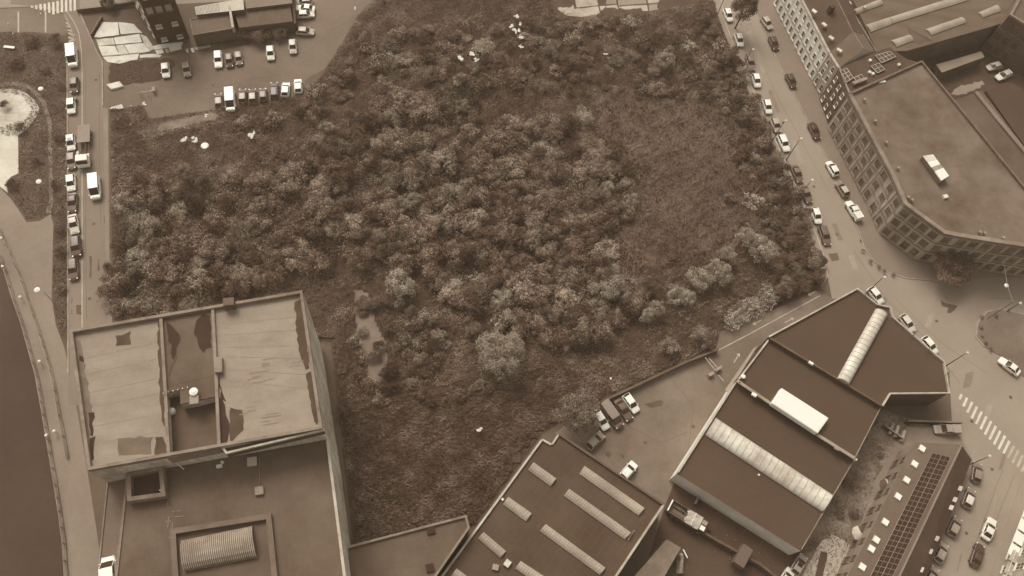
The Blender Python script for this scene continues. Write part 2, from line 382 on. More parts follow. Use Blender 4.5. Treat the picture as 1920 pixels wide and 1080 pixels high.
# concrete slabs of a demolished building (north-west) and another along the north edge
def slabs(name, label, polys, h, mats, z=.14):
    c = P(*np.mean([q for p in polys for q in p], axis=0)); r = thing(name, label, 'slab', (c.x, c.y, 0))
    for i, p in enumerate(polys):
        mb = MB(); w2 = inset(PL(p), .07); w2 = jitter(w2, .1, 1.3); zz = z+random.uniform(-.03, .04)
        mb.prism(w2, 0, zz); mb.build('slab_piece', mats[i % len(mats)], r)
    return r
slabs('concrete_floor', 'pale broken concrete floor beside the tall brick building', [
 [(176,70),(192,42),(222,42),(224,66),(186,72)],[(222,42),(252,46),(268,62),(226,66)],[(180,74),(214,71),(217,84),(184,87)],
 [(214,71),(262,64),(268,80),(217,85)],[(184,88),(216,86),(226,104),(192,106)],[(217,86),(232,84),(243,102),(226,104)],[(232,84),(270,81),(282,98),(243,102)],
 [(192,107),(226,105),(262,101),(258,112),(222,121),(202,117)],[(263,64),(276,68),(290,92),(280,98),(268,78)],[(283,88),(300,83),(344,80),(342,86),(290,95)]], .14, [conc, conc, mat('chalky_concrete', 186, 226, s1=.5, s2=2)])
slabs('concrete_strip', 'row of pale concrete bays below the tall brick building', [
 [(290,95),(306,92),(308,101),(294,103)],[(308,92),(315,91),(319,99),(311,101)],[(316,90),(340,86),(342,93),(320,98)],[(346,93),(353,91),(356,99),(350,101)],[(356,91),(362,90),(366,98),(360,100)],[(364,89),(394,84),(396,89),(368,96)],[(262,103),(290,101),(306,104),(300,108),(262,110)]], .14, [conc, conc2])
slabs('concrete_foundation', 'long pale concrete foundation along the top edge of the wasteland', [
 [(1040,4),(1058,2),(1075,12),(1078,22),(1060,30),(1046,20)],[(1078,0),(1119,-4),(1122,12),(1080,17)],[(1121,-4),(1155,-6),(1156,9),(1124,12)],[(1060,32),(1080,18),(1122,13),(1125,29),(1090,34)],
 [(1124,13),(1157,10),(1160,26),(1127,29)],[(1157,-6),(1210,-6),(1212,9),(1158,13)],[(1159,14),(1213,10),(1215,22),(1161,27)],[(1212,-6),(1268,-8),(1268,4),(1214,9)],[(1215,10),(1262,6),(1250,16),(1217,24)],[(1270,2),(1296,0),(1297,7),(1270,8)]], .16, [conc2, conc2, pave_l], z=.3)
# right-hand street
WK = [(1345,-30),(1362,50),(1385,110),(1410,165),(1440,235),(1470,300),(1505,380),(1530,440),(1546,485),(1552,520)]
EK = [(1407,-30),(1420,30),(1445,88),(1480,160),(1530,258),(1590,372),(1606,425),(1622,468),(1640,492),(1665,512),(1700,522),(1760,527),(1860,520),(1990,520)]
strip('street', WK+[(1560,560),(1600,560),(1780,700),(1785,800),(1820,850),(1835,880),(1720,1160),(1830,1160),(1925,870),(2050,960),(2050,520)]+EK[::-1], .02, asphalt_l)
strip('west_pavement', [(1327,-30),(1350,42),(1375,108),(1400,165),(1430,240),(1460,305),(1500,402),(1524,450),(1538,500),(1540,540),(1552,520)]+WK[::-1][1:], .13, pave_l, slab=.12)
strip('east_pavement', EK+[(1990,440),(1760,380),(1700,200),(1600,60),(1560,-30)], .13, asphalt, slab=.12)
strip('solar_house_pavement', [(1785,800),(1820,850),(1833,885),(1720,1160),(1560,1160),(1640,900),(1700,800)], .12, pave, slab=.11)
strip('far_pavement', [(1925,870),(1830,1160),(2050,1160),(2050,960)], .13, asphalt_l, slab=.12)
kerb('kerb', WK, mt=par_l)
kerb('kerb', [(1407,-30),(1420,30),(1445,88),(1480,160),(1530,258),(1590,372),(1606,425),(1622,468),(1640,492),(1665,512),(1700,522),(1760,527)], h=.14)
kerb('kerb', [(1820,850),(1833,885),(1830,900)])
m = MB()
q = []
for i in range(15):
    t_ = i/14; x = 1801+(1921-1801)*t_; y = 744+(873-744)*t_+ 3*math.sin(t_*3.1); hl = [5,9,11,12,13,13,14,14,14,14,13,13,13,12,12][i]
    dx, dy = -.40-.05*t_, .9
    q.append([(x-dx*hl-2.2, y-dy*hl-1.2), (x-dx*hl+2.2, y-dy*hl+1.2), (x+dx*hl+2.2, y+dy*hl+1.2), (x+dx*hl-2.2, y+dy*hl-1.2)])
bars('zebra_crossing', q[:11], .03, paint); bars('worn_zebra_bars', q[11:], .03, paint_f)
isl = [(1829,632),(1833,604),(1850,585),(1876,579),(1920,590),(2000,620),(2000,790),(1925,712),(1876,668),(1845,650)]
strip('traffic_island', isl, .14, yard, slab=.12); kerb('kerb', isl[-1:]+isl[:5], h=.16, w=.3)
m = MB(); pline(m, [(1660,512),(1672,516)], .25, .03); struct('road_mark', m, paint_f)
m = MB(); pline(m, [(1791,534),(1805,534)], .15, .03); pline(m, [(1805,530),(1816,532)], .15, .03); struct('road_mark', m, line_m)
m = MB(); m.sheet(jitter(PL([(1764,563),(1778,570),(1795,574),(1790,582),(1782,588),(1776,586),(1778,578),(1766,574)]), .1, .5), .026)
m.sheet(jitter(PL([(1553,476),(1570,474),(1574,488),(1560,490)]), .05, .5), .026)
struct('tar_patch', m, asphalt_d)
m = MB(); m.sheet(jitter(PL([(1536,503),(1548,498),(1550,502),(1538,508)]), .05, .5), .14); struct('painted_pavement_mark', m, paint)
rp = random.Random(31)
wear = mat('repair_asphalt', 122, 136, s1=.3, s2=2); wear2 = mat('tyre_worn_asphalt', 150, 166, s1=.3, s2=2)
RWX = [(1398,60,28,75),(1440,170,20,40),(1482,262,26,44),(1560,420,22,30),(1590,480,30,24),(1650,560,40,30),(1705,615,36,20),(1812,700,40,26),(1850,760,30,22),(1880,850,22,30),(1866,930,12,40),(1800,1040,14,30),(1740,590,30,22),(1900,640,24,12)]
for k, (x, y, a, b) in enumerate(RWX):
    mb = MB(); sh = -.45 if x < 1620 else .3; q = [(x, y), (x+a*.35, y-2), (x+a*.35-b*sh*.9, y+b), (x-b*sh*.9, y+b+2)]; mb.sheet(jitter(PL(q), .12, 1.0, rp), .0255+.0003*k); struct('road_patch', mb, wear if k % 2 else wear2)
for k, (x, y) in enumerate([(1422,150),(1468,230),(1526,350),(1569,440),(1640,590),(1745,640),(1822,790),(1860,880),(1812,1000),(172,250),(176,420),(168,560),(180,150),(400,160),(1300,800),(1210,830),(1352,760),(1756,602),(1895,745),(1614,452)]):
    c = P(x, y); mb = MB(); mb.sheet([(c.x+.34*math.cos(i*.785), c.y+.34*math.sin(i*.785)) for i in range(8)], .034 if x != 1614 else .145); struct('manhole_cover', mb, asphalt_d)
def crack(pts, z=.031, w_=.06):
    mb = MB(); P_ = []
    for a, b in zip(pts, pts[1:]):
        for j in range(5): t_ = j/5; P_.append((a[0]+(b[0]-a[0])*t_+rp.uniform(-.8, .8), a[1]+(b[1]-a[1])*t_+rp.uniform(-.8, .8)))
    mb.wallstrip(PL(P_+[pts[-1]]), w_, z-.003, z); struct('tar_seam', mb, asphalt_d)
for c_ in ([(1425,110),(1462,190),(1500,260),(1555,360)], [(1600,470),(1660,560),(1740,640),(1800,720)], [(1680,560),(1760,640),(1850,700)], [(1850,560),(1900,560)], [(160,130),(162,300),(160,450),(163,600)], [(186,140),(187,300),(189,420)], [(1880,880),(1850,960),(1822,1040)], [(1902,890),(1870,970),(1840,1050)], [(1250,700),(1300,760),(1290,850)], [(1180,800),(1240,830),(1290,810)], [(300,180),(400,165),(520,140)], [(560,110),(620,60),(700,10)]): crack(c_)
# access road and works yard in the middle
strip('access_road', [(1125,752),(1342,655),(1350,622),(1538,545),(1560,560),(1612,555),(1450,700),(1500,1160),(1200,1160),(1240,940),(1040,812)], .016, yard)
m = MB(); pline(m, [(1343,659),(1400,629),(1470,591),(1538,554)], .16); struct('centre_line', m, line_m)
def arrow(tail, head):
    a, b = Vector(P2(*tail)), Vector(P2(*head)); d = (b-a).normalized(); n_ = Vector((-d.y, d.x)); mb = MB()
    e = b-d*.7; mb.sheet([tuple(a+n_*.09), tuple(a-n_*.09), tuple(e-n_*.09), tuple(e-n_*.4), tuple(b), tuple(e+n_*.4), tuple(e+n_*.09)], .033)
    struct('lane_arrow', mb, line_m)
for a in [((1531,546),(1514,554)),((1428,600),(1411,609)),((1471,605),(1489,596)),((1376,680),(1387,662))]: arrow(*a)
m = MB()
for p_ in [[(1208,758),(1228,752),(1232,750),(1245,752),(1240,760),(1222,765)],[(1134,846),(1146,850),(1144,858),(1134,856)],[(1160,850),(1172,853),(1168,862)]]:
    m.sheet(jitter(PL(p_), .15, .6), .02)
struct('oil_stain', m, asphalt_d)
strip('weedy_yard', [(1655,770),(1760,800),(1790,830),(1700,840),(1690,880),(1600,1090),(1480,1100),(1505,1030),(1600,860)], .022, mat('weedy_concrete', 84, 150, s1=.25, s2=2, det=.6, sharp=.25), jit=(.3,1.5))
strip('light_concrete', [(1535,1020),(1560,1000),(1590,1015),(1612,1040),(1590,1100),(1500,1100),(1515,1050)], .03, conc2, jit=(.35,1.0))
strip('light_concrete', [(1606,872),(1628,862),(1650,884),(1640,900),(1612,895)], .03, mat('patchy_concrete', 100, 150, s1=.8, s2=3), jit=(.35,.8))
strip('dark_gully', [(1540,1034),(1552,1036),(1540,1100),(1524,1100)], .034, dirt_d, jit=(.1,1.0))
strip('yard_patch', [(1636,935),(1650,925),(1648,950),(1628,962)], .034, dirt_d, jit=(.2,.8))
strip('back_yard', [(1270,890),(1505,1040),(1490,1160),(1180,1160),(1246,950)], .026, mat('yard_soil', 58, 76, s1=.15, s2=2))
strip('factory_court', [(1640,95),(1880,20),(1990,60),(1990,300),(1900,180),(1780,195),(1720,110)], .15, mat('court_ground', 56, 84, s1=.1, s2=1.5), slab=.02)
strip('court_concrete', [(1778,178),(1792,166),(1815,158),(1840,152),(1846,160),(1820,172),(1800,180)], .17, pave_l, jit=(.3,.8))
# rough ground of the wasteland: gently bumpy sheet
def fbm(x, y, seed=0, sc=.1, oc=4):
    v = 0; a = 1; tot = 0
    for k in range(oc):
        ph = seed*13.7+k*5.1
        v = v+a*(np.sin(x*sc*1.7+ph+1.3*np.sin(y*sc*1.1+ph*.7))*np.cos(y*sc*1.9-ph*.4+1.1*np.sin(x*sc*.9+ph)))
        tot += a; a *= .55; sc *= 2.05
    return v/tot
def lot_z(x, y): return .28+.22*fbm(x, y, 1, .12, 3)
g = 1.5; xs = np.arange(-75, 95, g); ys = np.arange(20, 155, g); X_, Y_ = np.meshgrid(xs, ys); nx, ny = len(xs), len(ys)
ctr = np.stack([(X_[:-1,:-1]+g/2).ravel(), (Y_[:-1,:-1]+g/2).ravel()], 1); keep = inside_np(ctr, inset(LOTW, .9)).reshape(ny-1, nx-1)
Z_ = lot_z(X_, Y_); mb = MB(); mb.v = list(zip(X_.ravel().tolist(), Y_.ravel().tolist(), Z_.ravel().tolist()))
for j in range(ny-1):
    for i in range(nx-1):
        if keep[j, i]: mb.f.append((j*nx+i, j*nx+i+1, (j+1)*nx+i+1, (j+1)*nx+i))
mb.mi = [0]*len(mb.f); struct('wasteland_soil', mb, soil, smooth=True)
m = MB(); m.prism(LOTW, 0, .03); struct('wasteland_edge', m, soil)
def conform(name, pts, mt, dz=.1, step=.9, jit=.25):
    """a ground patch that follows the bumpy soil"""
    pl = jitter(PL(pts), jit, 1.2); a = np.array(pl); mb = MB(); x0, y0 = a.min(0); x1, y1 = a.max(0)
    xs = np.arange(x0-step, x1+step, step); ys = np.arange(y0-step, y1+step, step); idx = {}
    for j, yy in enumerate(ys):
        for i, xx in enumerate(xs):
            if inside((xx+step/2, yy+step/2), pl):
                q = []
                for (u, v) in ((0,0),(1,0),(1,1),(0,1)):
                    k = (i+u, j+v)
                    if k not in idx: idx[k] = len(mb.v); X, Y = xs[0]+k[0]*step, ys[0]+k[1]*step; mb.v.append((X, Y, float(lot_z(X, Y))+dz))
                    q.append(idx[k])
                mb.f.append(tuple(q)); mb.mi.append(0)
    struct(name, mb, mt, smooth=True)
conform('bare_soil', BARE_PX, mat('sandy_soil', 104, 140, s1=.4, s2=2), .1, .5)
conform('bare_track', [(664,545),(690,548),(702,600),(722,640),(728,680),(712,718),(690,712),(690,690),(672,640),(664,590)], mat('bare_track', 112, 134, s1=.3, s2=2), .12, .5)
# ================================================================== BUILDINGS
def shell(root, poly, z0, h, wm, rm, pm=None, ph=.5, pw=.35, roofname='roof'):
    mb = MB(); mb.prism(poly, z0, h, top=False); mb.build('wall', wm, root)
    mb = MB(); mb.prism(inset(poly, .01), h-.25, h); mb.build(roofname, rm, root)
    if pm:
        mb = MB(); mb.ring(inset(poly, -.06), pw, h-.02, h+ph); mb.build('parapet', pm, root)
def center(pts, h=0):
    a = np.array(PL(pts, h)); return (float(a[:, 0].mean()), float(a[:, 1].mean()), 0)
def stain(root, pts, h, mt, z=.02, jit=.18, step=.7, name='moss_patch'):
    mb = MB(); mb.sheet(jitter(PL(pts, h), jit, step), h+z); return mb.build(name, mt, root)
def roofbox(root, name, px, py, h, sx, sy, sz, mt, rz=0, bevel=.03):
    c = P(px, py, h); mb = MB(); mb.box((c.x, c.y, h+sz/2), (sx, sy, sz), rz); return mb.build(name, mt, root, bevel=bevel)
def ang(a, b):
    return math.atan2(b[1]-a[1], b[0]-a[0])
def pxang(a, b, h=0): return ang(P2(*a, h), P2(*b, h))
def skylight(root, q, h, rise=.45, n=12, mt=None, rib=.05, name='skylight'):
    """corrugated ridge skylight on a kerb: q = four roof corners, ribs across the short side"""
    p = [Vector(v) for v in PL(q, h)]; mb = MB()
    if (p[1]-p[0]).length > (p[3]-p[0]).length: p = [p[1], p[2], p[3], p[0]]
    a0, a1, b1, b0 = p[0], p[1], p[2], p[3]      # a0-a1 short end, a0-b0 long side
    mb.prism([tuple(v) for v in p], h-.01, h+.22); 
    N = n*2; prof = [(0, .2), (.25, .2+rise*.75), (.5, .2+rise), (.75, .2+rise*.75), (1, .2)]
    vs = []; fs = []
    for i in range(N+1):
        t = i/N; s0 = a0.lerp(b0, t); s1 = a1.lerp(b1, t); dz = rib if i % 2 else 0
        for u, z in prof:
            v = s0.lerp(s1, u); vs.append((v.x, v.y, h+z+dz))
    k = len(prof)
    for i in range(N):
        for j in range(k-1): fs.append((i*k+j, i*k+j+1, (i+1)*k+j+1, (i+1)*k+j))
    fs += [tuple(range(k)), tuple(reversed(range(N*k, N*k+k)))]
    mb.add(vs, fs); return mb.build(name, mt or sheet_g, root)
WIN = {}
def window_mesh(w_, h_, nx, nz, fm, gm, key):
    if key in WIN: return WIN[key]
    f = MB(); t = .09 if nx < 3 else .07
    f.box((-w_/2+t/2, .05, h_/2), (t, .16, h_)); f.box((w_/2-t/2, .05, h_/2), (t, .16, h_))
    f.box((0, .05, t/2), (w_-2*t, .16, t)); f.box((0, .05, h_-t/2), (w_-2*t, .16, t))
    for i in range(1, nx): f.box((-w_/2+w_*i/nx, .04, h_/2), (.05, .1, h_-2*t))
    for i in range(1, nz): f.box((0, .035, h_*i/nz), (w_-2*t, .08, .05))
    f.box((0, .12, -.05), (w_+.2, .3, .1))
    g_ = MB(); g_.box((0, .02, h_/2), (w_-.1, .05, h_-.1))
    WIN[key] = (f.mesh('window', fm), g_.mesh('pane', gm)); return WIN[key]
def windows(root, A, B, zs, n, w_, h_, nx=1, nz=2, fm=None, gm=None, t0=.5, pos=None, name='window', outward=None):
    """row(s) of windows on the wall from A to B (2-D metres), outward side to the right of A->B"""
    A, B = Vector(A), Vector(B); d = (B-A); L = d.length; d.normalize(); out = Vector((d.y, -d.x)); rz = math.atan2(-d.y, -d.x)
    fm = fm or frame_w; gm = gm or glass; fme, gme = window_mesh(w_, h_, nx, nz, fm, gm, (w_, h_, nx, nz, fm.name, gm.name))
    for z in zs:
        for i in range(n):
            s = pos[i] if pos else L*(i+t0)/n
            c = A+d*s+out*.02
            o = put(name, fme, root, (c.x, c.y, z), rz); put('pane', gme, o, (c.x, c.y, z), 0)
            o.children[0].location = (0, 0, 0)
def foot(pxs, h): return ccw(PL(pxs, h))

# ---- the old mill by the river (tall block 24 m, lower block 19 m)
HM, HL = 24.0, 19.0
mill_px = [(133,622),(568,548),(606,806),(168,884)]
r = thing('old_mill', 'huge flat-roofed mill by the river with pale weathered roof and whitewashed side wall', 'building', center(mill_px, HM))
bay_w = [(133,622),(303,593),(316,858),(168,884)]; bay_cn = [(303,593),(400,577),(407,703),(307,727)]
bay_cb = [(307,727),(407,703),(409,742),(375,748),(372,757),(338,764),(336,728.5),(308,735)]
bay_e = [(400,577),(568,548),(606,806),(413,840)]
recess = [(303,593),(400,577),(413,840),(316,858)]
mb = MB(); mb.prism(PL(mill_px, HM), 0, 21.6); mb.build('wall', wall_l, r)
for nm, q, mt in (('roof_bay', bay_w, roof_l), ('roof_bay', bay_cn, roof_b), ('roof_bay', [(307,727),(407,703),(409,742),(375,750),(338,758),(337,731),(308,737)], roof_b), ('roof_bay', bay_e, roof_l)):
    p = PL(q, HM); mb = MB(); mb.prism(p, 21.55, HM-.3, top=False); mb.build('upper_wall', wall_l, r)
    mb = MB(); mb.prism(inset(p, .012), HM-.32, HM); mb.build(nm, mt, r)
stain(r, recess, 21.6, roof_b2, .04, jit=.02, step=5, name='sunken_roof')
mb = MB(); mb.ring(PL(mill_px, HM), .45, HM-.02, HM+.75); mb.build('parapet', par_m, r)
for a, b in (((303,596),(314,775)),((400,580),(406,700)),((406,700),(412,836)),((313,775),(318,856))):
    mb = MB(); mb.wallstrip(PL([a, b], HM), .45, HM-.02, HM+.5); mb.build('roof_kerb', par_m, r)
mb = MB(); mb.wallstrip(PL([(314,858),(411,838)], HM), .4, 21.6, HM+.3); mb.build('roof_kerb', par_m, r)
for q, mt in (([(313,605),(322,612),(335,622),(340,640),(331,655),(328,672),(322,672),(322,650),(314,640)], moss), ([(368,600),(378,590),(394,590),(396,650),(380,662),(370,645),(364,625)], moss),
              ([(167,775),(176,772),(174,815),(170,818)], moss), ([(168,822),(177,818),(178,860),(170,866)], moss), ([(150,664),(158,668),(156,680),(150,676)], moss),
              ([(412,742),(420,760),(428,790),(430,815),(424,830),(412,832)], moss), ([(408,700),(414,720),(424,752),(416,750)], moss), ([(430,764),(456,770),(458,808),(436,826),(430,826)], moss2),
              ([(552,566),(566,560),(582,690),(574,692),(562,665),(556,620)], moss2), ([(572,700),(584,698),(600,780),(594,798),(588,780)], moss2),
              ([(296,602),(302,600),(308,700),(310,800),(302,790),(298,700)], moss2), ([(290,820),(306,818),(314,850),(292,856)], moss2), ([(240,624),(245,622),(245,648),(218,648),(218,630)], moss2), ([(220,822),(286,818),(284,850),(222,855)], mat('faint_stain', 98, 118, s1=.5, s2=3)),
              ([(328,668),(334,668),(320,705),(316,700)], moss2), ([(140,640),(150,640),(172,760),(170,875),(164,878),(150,760)], mat('faint_stain2', 104, 126, s1=.5, s2=3))):
    stain(r, q, HM, mt, .03 if mt is moss else .02)
for x0, y0, n_ in ((472,700,3),(485,712,2),(500,675,3),(455,765,3),(500,778,4),(545,680,2)):
    for k in range(n_): 
        y = y0+k*6+random.uniform(-1,1); x = x0+random.uniform(-12,12); L = random.uniform(14,38)
        stain(r, [(x, y), (x+L, y-L*.16), (x+L, y-L*.16+1.6), (x, y+2)], HM, mat('faint_streak', 120, 140), .024, jit=.05, step=.6, name='streak')
c = P(433, 573, HM); mb = MB(); mb.box((c.x, c.y-.1, HM+.7), (1.6, 1.3, 2.0), .17); mb.build('chimney', wall_b, r, bevel=.05)
c = P(412, 688, HM)
mb = MB(); mb.box((c.x, c.y, HM+.5), (1.1, 2.4, 1.0), .17); mb.build('roof_hatch', par_m, r, bevel=.04)
mb = MB(); c = P(366, 738, HM); mb.lathe((c.x, c.y, HM), [(.35, 0), (.35, .7), (.62, .75), (.62, .95), (.2, 1.1)], 10); mb.build('ventilator', white_m, r)
roofbox(r, 'roof_box', 366, 752, HM, 1.25, 1.3, .7, pave_l, .17)
mb = MB(); c = P(322, 771, 22); mb.lathe((c.x, c.y, 21.6), [(.55, 0), (.55, .5), (.42, .8), (.15, .95)], 12); mb.build('dome', white_m, r, smooth=True)
for i in range(6): roofbox(r, 'vent_stub', 307+9*i, 738-2.2*i, HM, .16, .16, .25, white_d)
# cornice wall of the east block (south side)
p = [Vector(v) for v in PL([(424,852),(608,808)], HM)]; q_ = [Vector(v) for v in PL([(415,838),(604,798)], HM)]
mb = MB(); mb.prism([tuple(p[0]), tuple(p[1]), tuple(q_[1]), tuple(q_[0])], 22.4, HM-.2); mb.build('cornice', roof_b2, r)
mb = MB(); mb.ring([tuple(p[0]), tuple(p[1]), tuple(q_[1]), tuple(q_[0])], .28, HM-.21, HM+.28); mb.build('cornice_rim', par_l, r)
# lower block
low_px = [(196,900),(606,806),(617,820),(641,1037),(668,1260),(232,1260)]
low = PL([(200,878),(612,800),(641,1037),(668,1260),(232,1260)], HL)
r2 = thing('mill_wing', 'lower brown-roofed wing of the mill with ribbed vault rooflight', 'building', center([(216,900),(617,820),(648,1080),(220,1080)], HL))
millw = PL(mill_px, HM); 
south = [Vector(v) for v in PL([(168,884),(606,806)], HM)]          # foot line of the tall block's south wall
sA, sB = south; dS = (sB-sA).normalized(); nS = Vector((dS.y, -dS.x))
A_ = sA+dS*3.2+nS*.03; B_2 = sB+nS*.03; e1 = Vector(P2(641,1037,HL)); e2 = Vector(P2(668,1260,HL)); w1 = Vector(P2(216,1080,HL)); w2_ = Vector(P2(236,1260,HL))
low = [tuple(A_), tuple(w1), tuple(w2_), tuple(e2), tuple(e1), tuple(B_2)]
mb = MB(); mb.prism(low, 0, HL-.25, top=False); mb.build('wall', wall_l, r2); mb = MB(); mb.prism(inset(low, .01), HL-.3, HL); mb.build('roof', roof_b, r2)
for a, b in ((B_2, e1), (e1, e2)):
    mb = MB(); mb.wallstrip([tuple(a), tuple(b)], .4, HL-.02, HL+.45); mb.build('parapet', par_l, r2)
for a, b in ((A_, w1), (w1, w2_)):
    mb = MB(); mb.wallstrip([tuple(a+Vector((.2, 0))), tuple(b+Vector((.2, 0)))], .35, HL-.02, HL+.2); mb.build('parapet', par_m, r2)
# stair shaft
q = PL([(236,886),(305,872),(310,930),(238,940)], HL+1.6); mb = MB(); mb.ring(q, .6, HL, HL+1.6); mb.build('shaft_wall', par_m, r2)
mb = MB(); mb.sheet(inset(q, .6), HL+.15); mb.build('shaft_floor', roof_d2, r2)
c = P(296, 916, HL+.5); mb = MB(); mb.box((c.x, c.y, HL+.55), (1, 1, .8), .17); mb.build('shaft_hatch', moss, r2)
q = PL([(318,992),(508,962),(524,1120),(520,1260),(335,1260)], HL+.8); mb = MB(); mb.ring(q, .75, HL, HL+.8); mb.build('court_wall', mat('pinkish_coping', 96, 118, s1=.4), r2)
mb = MB(); mb.sheet(inset(q, .75), HL+.03); mb.build('court_floor', roof_b2, r2)
def vault(root, q, h, rise, nr, mt, ribm=None, segs=7, name='vault', ribr=.05, panes=False, base=.3):
    """barrel rooflight: q[0]-q[1] long side, q[3]-q[2] the opposite one"""
    p = [Vector(v) for v in PL(q, h)]; mb = MB(); mb.prism([tuple(v) for v in p], h-.01, h+base); mb.build(name+'_kerb', par_m, root)
    prof = [(.5-.5*math.cos(math.pi*j/segs), base+rise*math.sin(math.pi*j/segs)) for j in range(segs+1)]
    def arc(t, off=0):
        a, b = p[0].lerp(p[1], t), p[3].lerp(p[2], t); return [Vector((*a.lerp(b, u), h+z+off*(1 if 0 < u < 1 else 0))) for u, z in prof]
    if panes:
        for i in range(nr):
            A, B = arc((i+.04)/nr), arc((i+.96)/nr); mb = MB(); k = len(A)
            mb.add(A+B, [(j, j+1, k+j+1, k+j) for j in range(k-1)]); mb.build('pane', mt, root, smooth=True)
    else:
        A, B = arc(0), arc(1); k = len(A); mb = MB(); mb.add(A+B, [(j, j+1, k+j+1, k+j) for j in range(k-1)]+[tuple(range(k)), tuple(reversed(range(k, 2*k)))]); mb.build(name, mt, root, smooth=False)
    mb = MB()
    for i in range(nr+1):
        A = arc(i/nr, .02)
        for j in range(len(A)-1): mb.tube(A[j], A[j+1], ribr, n=4, cap=False)
    mb.build('ribs', ribm or metal_l, root)
    for t in (0, 1):
        A = arc(t); mb = MB(); mb.add(A, [tuple(range(len(A)))]); mb.build('end_panel', mt, root)
vault(r2, [(343,1014),(474,987),(482,1046),(348,1072)], HL, 1.3, 36, mat('ribbed_sheet', 104, 130, s1=.5), mat('rib_metal', 164, 200, s1=.5), segs=7, name='vault', ribr=.045)
roofbox(r2, 'roof_hatch', 473, 866, HL, 1.35, 1.3, .35, mat('hatch_cover', 178, 200), .17)
roofbox(r2, 'roof_hatch', 487, 921, HL, 1.2, 1.2, .5, par_m, .17)
roofbox(r2, 'vent_box', 412, 875, HL, .8, .45, .5, white_m, .2); roofbox(r2, 'vent_box', 418, 868, HL, .35, .35, .7, white_m)
mb = MB(); a, b = P(487, 858, HL), P(487, 920, HL); mb.tube((a.x, a.y, HL+.12), (b.x, b.y, HL+.12), .06); mb.build('conduit', mat('conduit', 120, 140), r2)
for a, b in (((322,862),(345,880)),((409,838),(429,856)),((299,919),(310,926))):
    mb = MB(); a_, b_ = P(*a, HL+2.5), P(*b, HL+.6); mb.tube(a_, b_, .07); mb.build('stay_pipe', white_d, r2)
mb = MB()
for i in range(9): a = P(random.uniform(308,340), random.uniform(925,1010), HL); L = random.uniform(.5,1.8); v = random.random() < .6; mb = MB(); mb.box((a.x, a.y, HL+.03), ((.1 if v else L), (L if v else .1), .05), .1); mb.build('old_flashing', mat('flashing', 130, 150), r2)
# west ledge wing along the river walk
q = PL([(160,886),(170,884),(196,900),(236,1260),(200,1260),(182,1080)], 17.5)
lw = [tuple(sA+nS*.04), tuple(sA+dS*3.15+nS*.04), tuple(w1+Vector((-.05, 0))), tuple(w2_+Vector((-.05, 0))), P2(200,1260,17.5), P2(182,1080,17.5)]
r3 = thing('river_wing', 'narrow plain-roofed strip wing between the mill and the river walk', 'building', (lw[0][0], lw[0][1]-8, 0))
mb = MB(); mb.prism(lw, 0, 17.2, top=False); mb.build('wall', wall_b, r3); mb = MB(); mb.prism(inset(lw, .01), 17, 17.3); mb.build('roof', mat('ledge_felt', 104, 122, s1=.1), r3)
mb = MB(); mb.ring(lw, .18, 17.28, 17.5); mb.build('parapet', par_m, r3)

# ---- annex with brown roof
ax = [(649,1026),(874,967),(880,990),(818,1080),(700,1260),(672,1260)]
r = thing('low_annex', 'plain flat-roofed annex between the mill wing and the skylit warehouse', 'building', center(ax[:4], 8))
p = PL(ax, 8); shell(r, p, 0, 8, wall_b, roof_b, par_m, .45, .35)
roofbox(r, 'roof_hatch', 808, 995, 8, 1.3, 1.1, .4, moss, .25); roofbox(r, 'roof_hatch', 806, 1065, 8, 1.2, 1.2, .4, moss, .25)
# ---- skylit warehouse (middle bottom)
mw = [(1016,825),(1034,835),(1047,815),(1243,947),(1075,1200),(742,1200)]; HW = 6.0
r = thing('skylit_warehouse', 'dark flat-roofed warehouse with rows of corrugated ridge skylights', 'building', center(mw[:4]+[(1165,1070),(850,1070)], HW))
p = PL(mw, HW); shell(r, p, 0, HW, wall_b, roof_d2)
for a, b, mt in ((0,1,par_l),(1,2,par_l),(2,3,par_d),(3,4,par_l),(5,0,par_l)):
    mb = MB(); A, B = Vector(PL([mw[a]], HW)[0]), Vector(PL([mw[b]], HW)[0]); d = (B-A).normalized()*.1
    mb.wallstrip([tuple(A+d*(0 if a in (0,3) else 1)), tuple(B-d)], .34, HW-.02, HW+(.4 if mt is par_l else .55)); mb.build('parapet', mt, r)
for q, n_ in (([(1000,867),(990,882),(1032,912),(1043,898)],10), ([(953,932),(943,946),(986,978),(997,963)],10), ([(907,998),(896,1010),(938,1046),(949,1034)],10), ([(1096,874),(1086,889),(1197,967),(1208,953)],26), ([(1067,917),(1057,930),(1171,1012),(1183,999)],26), ([(1023,983),(1012,996),(1124,1078),(1135,1065)],26), ([(976,1052),(966,1066),(1012,1098),(1022,1082)],10), ([(856,1066),(846,1080),(890,1112),(900,1098)],10)):
    skylight(r, q, HW, .35, n_)
an = pxang((1096,874),(1208,953),HW)
roofbox(r, 'ventilator', 951, 1057, HW, .95, 1.05, .6, white_d, an); roofbox(r, 'ventilator', 929, 1064, HW, 1.0, .9, .5, sheet_g, an+.4); roofbox(r, 'vent_stub', 942, 937, HW, .4, .35, .4, white_m, an)
mb = MB(); 
for k in range(3): c = P(1180+k*2.2, 1007-k*3, HW); mb.box((c.x, c.y, HW+.45), (.1, 1.3, .1), an)
mb.build('ladder_rack', metal_l, r)
